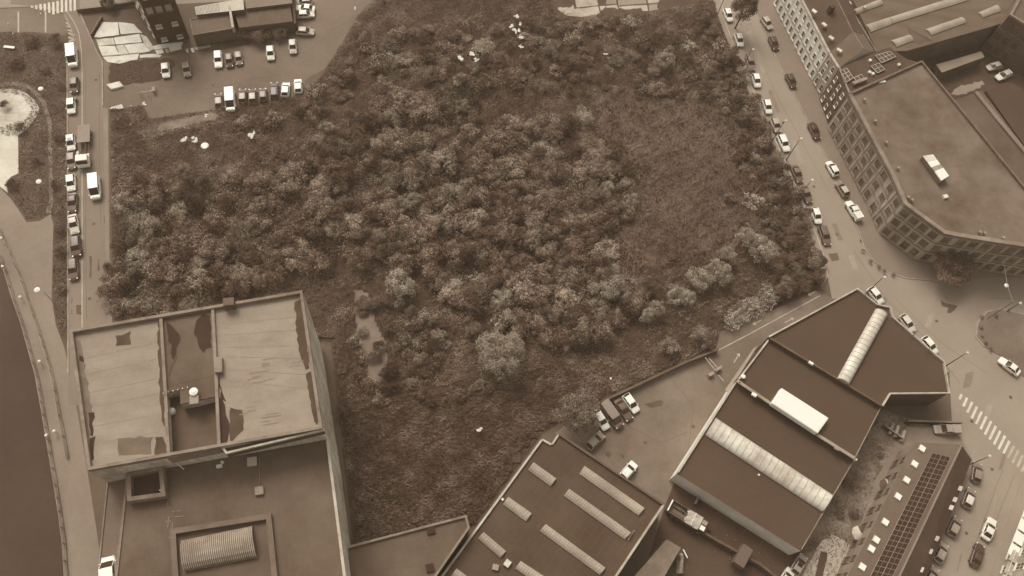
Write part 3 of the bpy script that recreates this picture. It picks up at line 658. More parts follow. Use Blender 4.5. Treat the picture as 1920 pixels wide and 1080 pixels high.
# ---- dark warehouse: three roof levels
H1, H2, H3 = 7.0, 6.2, 4.9
sec1 = [(1440,633),(1606,543),(1642,572),(1667,578),(1672,596),(1768,680),(1778,738),(1667,739),(1653,762)]
r = thing('corner_warehouse', 'angular dark-roofed warehouse block with white coping and long vault rooflight at the junction', 'building', center(sec1, H1))
p = PL(sec1, H1); shell(r, p, 0, H1, wall_d, roof_d)
mb = MB(); mb.wallstrip(PL(sec1, H1), .28, H1-.02, H1+.5); mb.build('parapet', par_l, r)
mb = MB(); mb.wallstrip(PL([sec1[-1], sec1[0]], H1), .3, H1-.02, H1+.35); mb.build('parapet', par_d, r)
vault(r, [(1640,581),(1568,711),(1590,723),(1662,593)], H1, .9, 16, glass_l, par_l, segs=6, panes=True)
roofbox(r, 'vent_box', 1519, 682, H1, .9, .45, .5, white_m, pxang((1440,633),(1653,762),H1))
for bx, by in ((1621,553),(1712,628),(1741,655),(1772,704)):
    c = P(bx, by, H1+.5); a = P(bx+9, by-7, H1+1.3); mb = MB(); mb.tube(c, a, .05); mb.tube(c, P(bx-6, by+5, H1+.5), .05); mb.build('bracket', par_d, r)
sec2 = [(1440,634),(1653,763),(1604,860),(1381,712)]
r = thing('middle_warehouse', 'dark-roofed warehouse bay with one big white box rooflight', 'building', center(sec2, H2))
p = inset(PL(sec2, H2), .03); shell(r, p, 0, H2-.02, wall_d, roof_d)
mb = MB(); mb.wallstrip(PL([(1441,637),(1384,712)], H2), .28, H2-.02, H2+.4); mb.build('parapet', par_l, r)
mb = MB(); mb.wallstrip(PL([(1650,766),(1603,857)], H2), .16, H2-.02, H2+.2); mb.build('parapet', par_m, r)
q = PL([(1464,728),(1553,785),(1532,814),(1445,757)], H2+.8); mb = MB(); mb.prism(q, H2-.02, H2+1.2); mb.build('white_rooflight', white_m, r, bevel=.2)
mb = MB(); mb.wallstrip(PL([(1381,714),(1444,757)], H2), .55, H2-.05, H2+.25); mb.wallstrip(PL([(1531,815),(1602,860)], H2), .55, H2-.05, H2+.25); mb.build('gutter', mat('pink_coping', 140, 170), r)
mb = MB(); c = P(1392, 708, H2); mb.lathe((c.x, c.y, H2), [(.28, 0), (.28, .5), (.45, .55), (.3, .75)], 10); mb.build('ventilator', white_m, r)
for a in ((1388,714),(1394,716),(1386,718)): roofbox(r, 'vent_stub', *a, H2, .2, .2, .4, metal_d)
roofbox(r, 'vent_box', 1413, 741, H2+.25, .9, .6, .4, white_m, -.55); roofbox(r, 'vent_box', 1568, 842, H2+.2, .9, .5, .4, pave_l, -.55)
q = PL([(1420,648),(1412,654),(1359,732),(1367,736)], 4.2); mb = MB(); mb.prism(q, 4.1, 4.28); mb.build('canopy', mat('canopy_sheet', 150, 172), r)
sec3 = [(1380,713),(1603,861),(1501,1034),(1268,888)]
r = thing('south_warehouse', 'dark-roofed warehouse bay with paned vault rooflight and pale south wall', 'building', center(sec3, H3))
p = inset(PL(sec3, H3), .05); shell(r, p, 0, H3, wall_r, roof_d)
mb = MB(); mb.wallstrip(PL([(1379,717),(1270,887)], H3), .26, H3-.02, H3+.45); mb.build('parapet', par_l, r)
mb = MB(); mb.wallstrip(PL([(1600,864),(1502,1031)], H3), .14, H3-.02, H3+.15); mb.build('parapet', par_m, r)
vault(r, [(1341,784),(1559,928),(1540,960),(1321,816)], H3, 1.0, 20, glass_l, par_l, segs=7, panes=True, base=.25, ribr=.035)
roofbox(r, 'vent_stub', 1422, 891, H3, .3, .3, .35, white_m, .8); mb = MB(); c = P(1605, 862, H3+1); mb.lathe((c.x, c.y, H3), [(.12, 0), (.12, 1.0), (.25, 1.1), (.1, 1.3)], 8); mb.build('vent_pipe', white_m, r)
def seams(root, a, b, c, d, h, n, mt, w_=.05):
    """overlap joints of the felt, running from edge a-b to edge d-c"""
    mb = MB(); A, B, C, D = [Vector(v) for v in PL([a, b, c, d], h)]; rr = random.Random(n)
    for i in range(1, n):
        t = (i+rr.uniform(-.12, .12))/n; p, q = A.lerp(B, t), D.lerp(C, t); mb.wallstrip([tuple(p.lerp(q, .02)), tuple(p.lerp(q, .98))], w_, h, h+.018)
    o = mb.build('felt_joints', mt, root); o['kind'] = 'stuff'; return o
seam_d = mat('felt_joint', 84, 98, s1=.3)
SKIPR = {o.name: o for o in bpy.data.objects if o.parent is None}
seams(SKIPR['skylit_warehouse'], (1046,822), (1236,950), (1090,1165), (860,1060), HW, 16, seam_d)
seams(SKIPR['south_warehouse'], (1376,722), (1274,884), (1500,1026), (1596,864), H3, 14, seam_d); seams(SKIPR['middle_warehouse'], (1436,642), (1388,708), (1436,742), (1476,668), H2, 4, seam_d)
seams(SKIPR['mill_wing'], (240,945), (600,850), (622,1075), (262,1085), HL, 18, mat('felt_joint2', 96, 112, s1=.3))
seams(SKIPR['old_mill'], (150,645), (172,868), (305,845), (293,612), HM, 7, mat('membrane_joint', 126, 146, s1=.3), .05); seams(SKIPR['old_mill'], (415,590), (428,735), (590,760), (560,568), HM, 7, mat('membrane_joint', 126, 146, s1=.3), .05)
seams(SKIPR['low_annex'], (655,1035), (690,1078), (815,1075), (868,978), 8, 6, mat('felt_joint2', 96, 112, s1=.3))
# ---- terrace house with solar roof
HS = 6.0; a0, a1 = Vector(P2(1717,831,HS)), Vector(P2(1593,1080,HS)); dW = (a1-a0).normalized(); a2 = a0+dW*36
b0 = Vector(P2(1802,835,HS)); b1_ = Vector(P2(1686,1080,HS)); dR = (b1_-b0).normalized(); b2 = b0+dR*35
c0 = Vector(P2(1822,862,3.4)); c1 = Vector(P2(1738,1080,3.4)); c2 = c0+(c1-c0).normalized()*35
r = thing('solar_house', 'slate-roofed terrace with solar panels and small square rooflights', 'building', (a0.x, a0.y-8, 0))
mb = MB(); mb.prism([tuple(a0), tuple(a2), tuple(b2), tuple(b0)], 0, HS-.02); mb.build('wall', mat('terrace_render', 120, 146, s1=.3), r)
mb = MB(); mb.prism(inset([tuple(a0), tuple(a2), tuple(b2), tuple(b0)], -.15), HS-.12, HS+.04); mb.build('roof', mat('zinc_roof', 96, 112, s1=.1), r)
mb = MB(); A, B, C, D = b0, b2, c2, c0; mb.add([(A.x+.2, A.y, HS), (B.x+.2, B.y, HS), (C.x, C.y, 3.4), (D.x, D.y, 3.4), (A.x+.2, A.y, 0), (B.x+.2, B.y, 0), (C.x-.1, C.y, 0), (D.x-.1, D.y, 0)], [(0, 1, 2, 3), (3, 2, 6, 7), (0, 3, 7, 4), (1, 5, 6, 2)]); mb.build('slate_slope', slate_d, r)
mb = MB(); mb.wallstrip([tuple(b0), tuple(b2)], .3, HS+.03, HS+.16); mb.build('ridge', mat('ridge_lead', 122, 140), r)
anS = math.atan2(dR.y, dR.x)
sk = MB(); sk.box((0, 0, .16), (1.0, 1.0, .3)); skm = sk.mesh('rooflight', white_m); skf = MB(); skf.box((0, 0, .08), (1.25, 1.2, .14)); skfm = skf.mesh('rooflight_frame', pave_l)
for i, (x, y) in enumerate([(1729,841),(1715,870),(1700,900),(1684,931),(1660,979),(1643,1012),(1634,1029),(1617,1063)]):
    c = P(x, y, HS+.2); o = put('rooflight', skm, r, (c.x, c.y, HS+.04), anS); q = put('rooflight_frame', skfm, o, (c.x, c.y, HS+.04), 0); q.location = (0, 0, 0)
pm = MB(); pm.box((0, 0, .05), (.86, .98, .05)); pvm = pm.mesh('solar_panel', pv)
p0, p1, p2_, p3 = Vector(P2(1748,849,HS+.2)), Vector(P2(1783,857,HS+.2)), Vector(P2(1632,1080,HS+.2)), Vector(P2(1676,1080,HS+.2))
mb = MB(); mb.add([(*p0, HS+.12), (*p1, HS+.12), (*p3, HS+.12), (*p2_, HS+.12)], [(0, 3, 2, 1)]); 
e = (p2_-p0).normalized(); uu = (p1-p0); U = uu.length; Ln = (p2_-p0).length; nrow = 25; fr = MB()
for j in range(nrow+2):
    for side in (0,): 
        A = p0+e*(Ln/nrow*j); B = A+uu; fr.tube((*A, HS+.22), (*B, HS+.22), .035, n=4)
for i in (0, .5, 1): A = p0+uu*i; B = A+e*(Ln/nrow*(nrow+1)); fr.tube((*A, HS+.22), (*B, HS+.22), .05, n=4)
for i in (.25, .75): A = p0+uu*i; B = A+e*(Ln/nrow*(nrow+1)); fr.tube((*A, HS+.22), (*B, HS+.22), .018, n=4)
fr.build('panel_frame', mat('panel_rail', 140, 165), r)
pm = MB(); pm.box((0, 0, 0), (Ln/nrow-.1, U/4-.08, .05)); pvm = pm.mesh('solar_panel', pv)
for j in range(nrow+1):
    for i in range(4):
        c = p0+e*(Ln/nrow*(j+.5))+uu*((i+.5)/4); put('solar_panel', pvm, r, (c.x, c.y, HS+.19), math.atan2(e.y, e.x))
sl_n = MB(); sl_n.box((0, 0, 0), (.95, .62, .1)); slm = sl_n.mesh('slope_window', mat('slope_glass', 140, 200, rough=.2))
for x, y in ((1800,916),(1790,937),(1783,952),(1756,1010),(1744,1034),(1727,1068)):
    # height from how far down the slope it sits
    z = 4.4; c = P(x, y, z); o = put('slope_window', slm, r, (c.x, c.y, z+.12), anS); wd = (c0-b0).dot(Vector((-dR.y, dR.x))); o.rotation_euler = (math.atan2(2.6, abs(wd)), 0, anS); 
windows(r, tuple(a0+dW*1.5), tuple(a0+dW*33), [.6], 9, 1.5, 2.0, 2, 1, frame_b, glass)
windows(r, tuple(a0+dW*1.5), tuple(a0+dW*33), [3.6], 9, 1.2, 1.3, 2, 1, frame_b, glass)
# ---- brick factory
HF = 11.0
fo = [(1592,178),(1673,330),(1697,384),(1769,437),(1800,443),(1990,472),(1990,430),(1925,362),(1726,118)]
r = thing('brick_factory', 'big brick factory with gridded windows and flat parapeted roof curving round the street corner', 'building', center(fo, HF))
FP = PL(fo, HF); FC = ccw(FP); shell(r, FC, 0, HF, wall_f, roof_g)
mb = MB(); mb.wallstrip(PL(fo[:6], HF), .9, HF-.05, HF+.5); mb.build('parapet', par_m, r)
mb = MB(); mb.wallstrip(PL([fo[0], fo[8], fo[7], fo[6]], HF), .5, HF-.04, HF+.6); mb.build('parapet', mat('red_coping', 92, 122, s1=.6, s2=4), r)
fac_f = mat('factory_frame', 132, 152, s1=.5); fac_g = mat('factory_glass', 62, 124, rough=.3, spec=.25, s1=.5, sharp=.14)
def facade(i, j, n, zs=(4.7, 8.05), w_=1.6, h_=1.85, g_=(4,4), gz=(.9,)):
    A, B = Vector(FP[i]), Vector(FP[j]); d = (B-A).normalized(); out = Vector((d.y, -d.x)); cc = sum((Vector(v) for v in FP), Vector((0, 0)))/len(FP)
    if out.dot(A-cc) < 0: A, B = B, A
    windows(r, tuple(A), tuple(B), zs, n, w_, h_, g_[0], g_[1], fac_f, fac_g); windows(r, tuple(A), tuple(B), gz, n, 1.5, 2.2, 2, 2, fac_f, fac_g)
    d = (B-A).normalized(); o_ = Vector((d.y, -d.x)); L = (B-A).length
    for k in range(n+1):
        c = A+d*(L*k/n)+o_*.08
        if 0 < k < n: mb = MB(); mb.box((c.x, c.y, 5.6), (.35, .2, 10.4), math.atan2(d.y, d.x)); mb.build('pilaster', wall_f, r)
    for z in (3.9, 7.35, 10.5):
        c = (A+B)/2+o_*.12; mb = MB(); mb.box((c.x, c.y, z), (L-.2, .26, .22), math.atan2(d.y, d.x)); mb.build('string_course', par_m, r)
facade(0, 1, 7); facade(1, 2, 2); facade(2, 3, 4); facade(3, 4, 1); facade(4, 5, 8)
q = PL([(1730,293),(1749,290),(1778,331),(1764,340)], HF+1.3); mb = MB(); mb.prism(q, HF-.02, HF+1.3); mb.build('roof_lantern', mat('lantern_side', 90, 120, s1=.8), r)
def qp(a, b, t): return tuple(Vector(a).lerp(Vector(b), t))
for i, (t0, t1, mt) in enumerate(((0,.24,white_d),(.25,.46,white_m),(.47,.62,sheet_g),(.63,1,white_m))):
    L0, L1 = qp(q[0], q[3], t0), qp(q[0], q[3], t1); R0, R1 = qp(q[1], q[2], t0), qp(q[1], q[2], t1); mb = MB(); mb.prism([L0, R0, R1, L1], HF+1.31, HF+1.42+.05*i); mb.build('lantern_cover', mt, r)
roofbox(r, 'ventilator', 1771, 370, HF, 1.0, .8, .5, white_d, .3); roofbox(r, 'roof_cover', 1653, 153, HF, 1.6, .8, .25, white_m, .25)
for x, y in ((1620,188),(1640,228),(1661,268),(1683,316),(1702,371),(1709,376),(1836,436),(1845,438),(1880,447)): roofbox(r, 'vent_cowl', x, y, HF+.3, .55, .5, .45, pave_l, random.random())
seams(r, (1625,190), (1770,425), (1905,440), (1720,135), HF, 17, mat('felt_joint3', 104, 120, s1=.3))
# loading ramp walls by the factory foot
for a, b in (((1651,420),(1738,481)),((1667,424),(1681,433))):
    mb = MB(); mb.wallstrip(PL([a, b]), .3, .1, 1.0); tag(mb.build('ramp_wall', pave_l), 'low pale wall %s along the factory foot' % ('long' if a[0] < 1660 else 'short stub'), 'wall')
# ---- brown house with roof frames (between white houses and factory)
bh = [(1573,128),(1582,150),(1592,177),(1724,117),(1700,110),(1668,88),(1640,98)]; HB = 10.4
r = thing('brown_house', 'plain brown house with small white-framed windows and glazed roof frames', 'building', center(bh, HB))
BP = inset(PL(bh, HB), .05); shell(r, BP, 0, HB, wall_b, roof_d2); mb = MB(); mb.wallstrip(PL([(1573,128),(1592,176)], HB), .4, HB-.02, HB+.3); mb.build('parapet', par_m, r)
A, B = Vector(P2(1573,129,HB)), Vector(P2(1591,176,HB)); 
dd = (B-A).normalized(); 
if Vector((dd.y, -dd.x)).x > 0: A, B = B, A
windows(r, tuple(A), tuple(B), [1.2, 4.6, 7.6], 3, .8, 1.4, 1, 1, frame_w, wall_b)
for (q, nx, ny) in (([(1575,133),(1588,128),(1600,146),(1588,154)],2,3), ([(1601,146),(1615,139),(1621,146),(1608,155)],2,1), ([(1641,104),(1668,96),(1680,106),(1653,118)],4,2), ([(1633,124),(1648,118),(1659,130),(1645,137)],2,2)):
    p = [Vector(v) for v in PL(q, HB+.4)]; mb = MB()
    for i in range(nx+1): mb.tube((*p[0].lerp(p[1], i/nx), HB+.4), (*p[3].lerp(p[2], i/nx), HB+.4), .07, n=4)
    for i in range(ny+1): mb.tube((*p[0].lerp(p[3], i/ny), HB+.4), (*p[1].lerp(p[2], i/ny), HB+.4), .07, n=4)
    o = mb.build('rooflight_frame', par_l, r); mb = MB(); mb.prism([tuple(v) for v in p], HB, HB+.36); mb.build('rooflight_glass', glass, o)
q = PL([(1594,158),(1622,149),(1623,154),(1598,163)], HB); mb = MB(); mb.prism(q, HB-.02, HB+.9); mb.build('roof_upstand', par_m, r)
for x, y in ((1630,115),(1629,137),(1635,140),(1684,123)): roofbox(r, 'ventilator', x, y, HB, .7, .6, .5, white_d, .5)
# ---- white houses along the street
HH, RH = 9.5, 12.0
def house(name, label, W0, W1, R0, R1, E0, E1, wm, rm, gable0=False, skyl=(), rows=((.8,1.9),(4.0,1.6),(7.0,1.5)), n=8, fm=None, gend=None):
    w0, w1, e0, e1 = (Vector(P2(*v, HH)) for v in (W0, W1, E0, E1)); r0, r1 = Vector(P2(*R0, RH)), Vector(P2(*R1, RH))
    r = thing(name, label, 'building', ((w0.x+e1.x)/2, (w0.y+e1.y)/2, 0))
    mb = MB(); mb.prism([tuple(w0), tuple(w1), tuple(e1), tuple(e0)], 0, HH-.02, top=False); mb.build('wall', wm, r)
    mb = MB(); mb.add([(*w0, HH), (*w1, HH), (*r1, RH), (*r0, RH), (*e1, HH), (*e0, HH)], [(0, 1, 2, 3), (3, 2, 4, 5)]); mb.build('roof', rm, r)
    mb = MB(); mb.add([(*w1, HH-.02), (*e1, HH-.02), (*r1, RH-.02)], [(0, 1, 2)]); mb.add([(*w0, HH-.02), (*e0, HH-.02), (*r0, RH-.02)], [(0, 2, 1)]); mb.build('gable', gend or wm, r)
    mb = MB(); mb.wallstrip([tuple(w0), tuple(w1)], .6, HH-.15, HH+.12); mb.build('eaves', par_l, r)
    mb = MB(); mb.tube((*r0, RH+.03), (*r1, RH+.03), .12); mb.build('ridge', par_m, r)
    d = (w1-w0).normalized(); A, B = w0, w1
    if Vector((d.y, -d.x)).x > 0: A, B = B, A
    for z, h_ in rows: windows(r, tuple(A), tuple(B), [z], n, 1.0, h_, 1, 2, fm or frame_w, glass)
    dn = (B-A).normalized(); o_ = Vector((dn.y, -dn.x)); c = (A+B)/2+o_*.12; mb = MB(); mb.box((c.x, c.y, 3.55), ((B-A).length-.1, .25, .3), math.atan2(dn.y, dn.x)); mb.build('string_course', par_l, r)
    for x, y in skyl: c = P(x, y, 10.8); o = MB(); o.box((c.x, c.y, 10.95), (1.2, .8, .3), math.atan2(dn.y, dn.x)+.5); o.build('rooflight', white_d, r, bevel=.03)
    return r
r = house('white_house', 'bright white apartment house with dark slate roof on the street', (1478,-50), (1555,99), (1548,-45), (1599,60), (1582,-20), (1621,66), wall_w, slate_d, skyl=((1526,22),(1545,47),(1558,72)), n=11)
c = P(1555, 23, 11); mb = MB(); mb.box((c.x, c.y, 11.8), (1.2, .9, 2), .4); mb.build('chimney', wall_d, r)
r = house('grey_house', 'grey-white corner house with pale slate gabled roof beside the brown house', (1556,100), (1573,128), (1600,61), (1619,92), (1622,67), (1640,97), mat('grey_render', 168, 196, s1=.4), slate, skyl=((1573,95),), n=2, gend=mat('gable_render', 176, 200, s1=.4))
# ---- north-east shed with roof lights
HN = 7.0; q = [(1590,-20),(1644,98),(1700,96),(1880,44),(1902,0),(1915,-60),(1580,-60)]
r = thing('north_shed', 'broad brown-roofed shed with long pale strip skylights in the top corner', 'building', center(q, HN)); p = PL(q, HN); shell(r, p, 0, HN, wall_b, mat('ribbed_felt', 88, 110, s1=.1, s2=1.5, stretch=(1, 4, 1)), par_d, .2, .3)
for s in ([(1600,19),(1648,0),(1656,9),(1606,27)],[(1622,48),(1665,34),(1672,46),(1632,61)],[(1666,34),(1812,-12),(1816,1),(1673,45)],[(1735,56),(1802,33),(1811,43),(1745,67)],[(1833,25),(1868,10),(1876,22),(1842,34)],[(1670,77),(1704,66),(1712,77),(1680,89)]):
    skylight(r, s, HN, .3, 6, sheet_g, rib=.02)
mb = MB(); mb.wallstrip(PL([(1602,30),(1642,98)], HN), .3, HN, HN+.35); mb.build('parapet', par_m, r)
for x, y in ((1592,8),(1600,35),(1606,46),(1620,16)): roofbox(r, 'ventilator', x, y, HN+.3, .9, .5, .6, par_l, random.random()*2)
mb = MB()
for i in range(9): a, b = P(1700+i*4, 50+i*2.2, HN), P(1716+i*4, 82-i*.6, HN); mb.tube((a.x, a.y, HN+.04), (b.x, b.y, HN+.04), .05, n=4)
mb.build('standing_seams', mat('seam', 92, 104), r)
q = [(1755,121),(1840,96),(1846,107),(1766,136)]; r = thing('long_outbuilding', 'long narrow pale-roofed outbuilding in the factory court', 'building', center(q, 3)); shell(r, PL(q, 3), 0, 3, wall_b, mat('outbuilding_sheet', 126, 146), None)
q = [(1783,190),(1836,172),(1840,168),(1925,282),(1990,380),(1990,440),(1925,358)]; r = thing('court_annex', 'low flat-roofed annex behind the factory with a paler strip on its edge', 'building', center(q, 4)); shell(r, PL(q, 4), 0, 4, wall_b, roof_b2, None)
mb = MB(); mb.wallstrip(PL([(1828,174),(1868,224),(1925,292),(1990,370)], 4), 1.0, 4.0, 4.5); mb.build('raised_strip', mat('strip_felt', 118, 136), r)
q = [(1842,168),(1892,150),(1990,200),(1990,372),(1925,286)]; r = thing('far_annex', 'dark low roof at the right edge beyond the pale strip', 'building', center(q, 3.4)); shell(r, inset(PL(q, 3.4), .6), 0, 3.4, wall_d, mat('far_felt', 60, 74, s1=.1), None)
# north-east building at the frame edge
HE = 11; q = [(1891,30),(1915,-14),(1990,-10),(1990,90),(1940,60)]; r = thing('corner_tower_block', 'tall brown building cut by the top right corner of the frame', 'building', center(q, HE)); EP = PL(q, HE); shell(r, EP, 0, HE, wall_b, roof_b, par_m, .5, .6)
A, B = Vector(P2(1940,60,HE)), Vector(P2(1891,30,HE)); dd = (B-A).normalized(); cc = Vector(P2(1960,20,HE))
if Vector((dd.y, -dd.x)).dot(A-cc) < 0: A, B = B, A
windows(r, tuple(A), tuple(B), [1, 4.4, 7.6], 3, 1.6, 2, 3, 3, frame_b, glass)
# ---- top-left brick building
hK = 16.0; k0 = Vector(P2(297,82)); k1 = Vector(P2(350,72)); k2 = Vector(P2(254,8)); d1 = (k1-k0).normalized(); d2 = (k2-k0).normalized(); kp = [k0, k0+d1*6.6, k0+d1*6.6+d2*24, k0+d2*24]
r = thing('tall_brick_building', 'tall dark brick building with rows of windows at the top left', 'building', (k0.x, k0.y+8, 0)); K = [tuple(v) for v in kp]
shell(r, K, 0, hK, wall_d, roof_d2, par_m, .6, .4)
mb = MB(); mb.prism([tuple(k0+Vector((-.12,.02))), tuple(k0+d2*24+Vector((-.12,0))), tuple(k0+d2*24), tuple(k0+Vector((0,.02)))], 0, hK-.1); mb.build('side_wall', mat('side_brick', 88, 108, s1=.3), r)
def face(A, B, z, s, w_, h_, fm, gm, nx=1, nz=1): windows(r, tuple(A), tuple(B), [z], len(s), w_, h_, nx, nz, fm, gm, pos=s)
A, B = k0, k0+d1*6.6
if Vector((d1.y, -d1.x)).y > 0: A, B = B, A
Lk = 6.6
blind = mat('window_blind', 150, 176)
face(A, B, 8.4, [1.0, 2.9, 4.8] if A is k0 else [1.8, 3.7, 5.6], 1.5, 1.9, frame_b, blind)
for z in (.5, 4.3): face(A, B, z, [1.5, 4.8], 1.2, 1.0, frame_w, blind)
face(A, B, 12.5, [1.5, 4.8], 1.4, 1.6, frame_w, glass, 2, 2)
A, B = k0+d2*24, k0
if Vector(((B-A).y, -(B-A).x)).x > 0: A, B = B, A
for z in (1.0, 4.6, 8.2, 11.8): face(A, B, z, [2.5, 6, 9.5, 13, 16.5, 20, 22.5], 1.1, 2.0, frame_w if z < 9 else frame_b, glassL, 1, 2)
# low sheds east of it
q = [(356,37),(434,21),(440,53),(362,66)]; r = thing('low_shed', 'low brown flat-roofed shed beside the tall brick building', 'building', center(q, 3.4)); shell(r, PL(q, 3.4), 0, 3.4, wall_b, mat('shed_felt', 98, 112, s1=.2), par_m, .15, .2)
mb = MB(); mb.wallstrip(PL([(431,14),(438,56)], 3.6), .5, 2.8, 4.4); mb.build('end_wall', par_l, r)
q = [(440,26),(544,8),(549,40),(448,52)]; r = thing('corrugated_shed', 'corrugated brown-roofed shed at the edge of the dirt car park', 'building', center(q, 3)); shell(r, PL(q, 3), 0, 3, wall_b, mat('rusty_sheet', 84, 108, s1=.3, s2=2, stretch=(5, 1, 1)), None)
mb = MB()
for i in range(34):
    a, b = Vector(P2(442+i*3.1, 26-i*.54, 3)), Vector(P2(449+i*2.95, 51-i*.36, 3)); mb.tube((*a, 3.03), (*b, 3.03), .04, n=4)
mb.build('corrugation', mat('corrugation', 96, 110), r)
q = [(366,14),(456,-2),(458,18),(369,28)]; r = thing('glazed_lean_to', 'ribbed white glazed lean-to roof between the sheds', 'building', center(q, 4.2)); shell(r, PL(q, 4.2), 0, 4.2, wall_b, mat('lean_to_sheet', 120, 150), None)
p = [Vector(v) for v in PL(q, 4.2)]; mb = MB()
for i in range(19): t = i/36; a, b = p[0].lerp(p[1], t), p[3].lerp(p[2], t); mb.tube((*a, 4.28), (*b, 4.28), .09, n=4)
for a, b in ((0,1),(3,2)): mb.tube((*p[a], 4.28), (*p[b], 4.28), .07, n=4)
mb.build('glazing_bar', frame_w, r)
mb = MB(); mb.prism([tuple(p[0].lerp(p[1], .5)), tuple(p[1]), tuple(p[2]), tuple(p[3].lerp(p[2], .5))], 4.2, 4.3); mb.build('white_sheet', mat('lean_to_white', 180, 215), r)
q = [(460,-6),(546,-22),(548,6),(462,16)]; r = thing('pink_roof_shed', 'pale pinkish-grey shed roof at the top edge beside the parked white cars', 'building', center(q, 3.8)); shell(r, PL(q, 3.8), 0, 3.8, wall_b, mat('pink_felt', 120, 138), None)
mb = MB(); mb.wallstrip(PL([(548,-20),(553,44)], 3), .5, 0, 3); tag(mb.build('boundary_wall', wall_d), 'dark wall between the corrugated shed and the parked white cars', 'wall')
# ---- white balconied building bottom right
f0, f1 = Vector(P2(1862,1110)), Vector(P2(1932,930)); dF = (f1-f0).normalized(); oF = Vector((dF.y, -dF.x))
if oF.x < 0: oF = -oF
fp = [f0, f1, f1+oF*12, f0+oF*12]; r = thing('balcony_house', 'white building with slanted awnings at the bottom right corner', 'building', (f0.x+5, f0.y+8, 0))
shell(r, [tuple(v) for v in fp], 0, 9, mat('street_render', 140, 176, s1=.4), slate_d, par_m)
A, B = f0, f1
if Vector(((B-A).y, -(B-A).x)).dot(oF) > 0: A, B = B, A
LF = (f1-f0).length
windows(r, tuple(A), tuple(B), [.4, 4.0], 7, 1.5, 2.2, 2, 2, frame_w, glass)
dn = (f1-f0).normalized(); az = math.atan2(dn.y, dn.x)
for k in range(4):
    c = f0+dn*(7.2+k*2.6)-oF*.9; mb = MB(); mb.box((c.x, c.y, 3.3), (2.2, 1.7, .12), az); mb.build('awning', white_m, r)
for k in range(3):
    c = f0+dn*(1.2+k*2.5)-oF*.6; o = MB(); o.box((c.x, c.y, 3.4), (2.1, 1.2, .15), az); o = o.build('balcony', par_l, r); mb = MB()
    e0 = c-dn*1.0-oF*.55; e1_ = c+dn*1.0-oF*.55; mb.tube((*e0, 4.4), (*e1_, 4.4), .04)
    for j in range(9): a = e0.lerp(e1_, j/8); mb.tube((*a, 3.45), (*a, 4.4), .03, n=4)
    mb.build('railing', white_m, o)
# ---- small shed in the back yard
q = [(1250,1011),(1277,1027),(1235,1100),(1168,1140),(1172,1100)]; r = thing('yard_shed', 'small mossy-roofed shed in the dark back yard', 'building', center(q, 3)); shell(r, PL(q, 3), 0, 3, wall_b, mat('mossy_felt', 92, 132, s1=.4, s2=5, det=.8), None)
# ---- free-standing walls
def wall(pts, h, th, mt, label, name='garden_wall', cap=None):
    mb = MB(); mb.wallstrip(PL(pts), th, 0, h)
    a = np.mean(PL(pts), axis=0); r = thing(name, label, 'wall', (a[0], a[1], 0)); mb.build('masonry', mt, r)
    mb = MB(); mb.wallstrip(PL(pts), th+.1, h, h+.1); mb.build('coping', cap or par_m, r); return r
wall([(1126,757),(1200,722),(1280,684),(1343,659)], 1.2, .35, wall_b, 'low brown brick wall between the wasteland and the works yard', cap=par_d)
wall([(172,70),(193,36)], .8, .2, wall_b, 'short thin wall beside the pale concrete floor'); wall([(146,24),(200,18),(256,8)], 1.0, .25, wall_b, 'wall along the square behind the road fork')
wall([(1246,957),(1330,1010),(1420,1060),(1470,1100)], 1.4, .3, wall_b, 'mossy wall across the dark back yard', cap=mat('mossy_coping', 80, 100, s1=1, s2=5))
wall([(1652,800),(1688,826)], 1.2, .2, wall_b, 'thin wall beside the corner warehouse yard'); wall([(1695,793),(1797,796)], 1.4, .2, wall_d, 'dark straight wall behind the parked pickup')
wall([(1314,918),(1300,947)], 1.2, .2, wall_b, 'short wall stub beside the lorry in the back yard')
# ================================================================== VEHICLES
def wheel_meshes(r_, w_):
    t = MB(); n = 14; vs = []; fs = []
    for y, rr in ((-w_/2, r_*.62), (-w_/2, r_*.93), (-w_*.3, r_), (w_*.3, r_), (w_/2, r_*.93), (w_/2, r_*.62)):
        for i in range(n): a = 2*math.pi*i/n; vs.append((rr*math.cos(a), y, rr*math.sin(a)))
    for j in range(5):
        for i in range(n): fs.append((j*n+i, j*n+(i+1) % n, (j+1)*n+(i+1) % n, (j+1)*n+i))
    t.add(vs, fs); rm = MB(); vs = [(0, -w_*.4, 0), (0, w_*.4, 0)]; fs = []
    for y in (-w_*.45, w_*.45):
        for i in range(n): a = 2*math.pi*i/n; q = r_*.63*(1 if i % 2 else .96); vs.append((q*math.cos(a), y, q*math.sin(a)))
    for i in range(n): fs += [(0, 2+i, 2+(i+1) % n), (1, 2+n+(i+1) % n, 2+n+i)]
    rm.add(vs, fs); return t.mesh('wheel', MATS['tyre_rubber'], smooth=False), rm.mesh('rim', MATS['wheel_rim'])
SPEC = {  # L, W, H, belt z, windscreen base, roof front, roof rear, rear-window base, side-roof half width ratio
 'hatch': (3.95, 1.74, 1.46, .93, .95, .25, -1.35, -1.80, .74), 'sedan': (4.45, 1.78, 1.43, .92, .85, .10, -1.05, -1.65, .72),
 'estate': (4.55, 1.80, 1.47, .93, .95, .25, -1.75, -2.12, .75), 'suv': (4.50, 1.86, 1.68, 1.03, 1.05, .40, -1.65, -2.05, .78),
 'small': (3.55, 1.62, 1.48, .93, .95, .35, -1.2, -1.62, .76), 'minivan': (4.40, 1.83, 1.82, 1.0, 1.35, .70, -1.85, -2.12, .84),
 'van': (5.4, 2.0, 2.2, 1.12, 1.95, 1.0, -2.6, -2.66, .90), 'pickup': (5.0, 1.82, 1.7, 1.0, 1.15, .55, -.55, -.75, .80)}
CACHE = {}
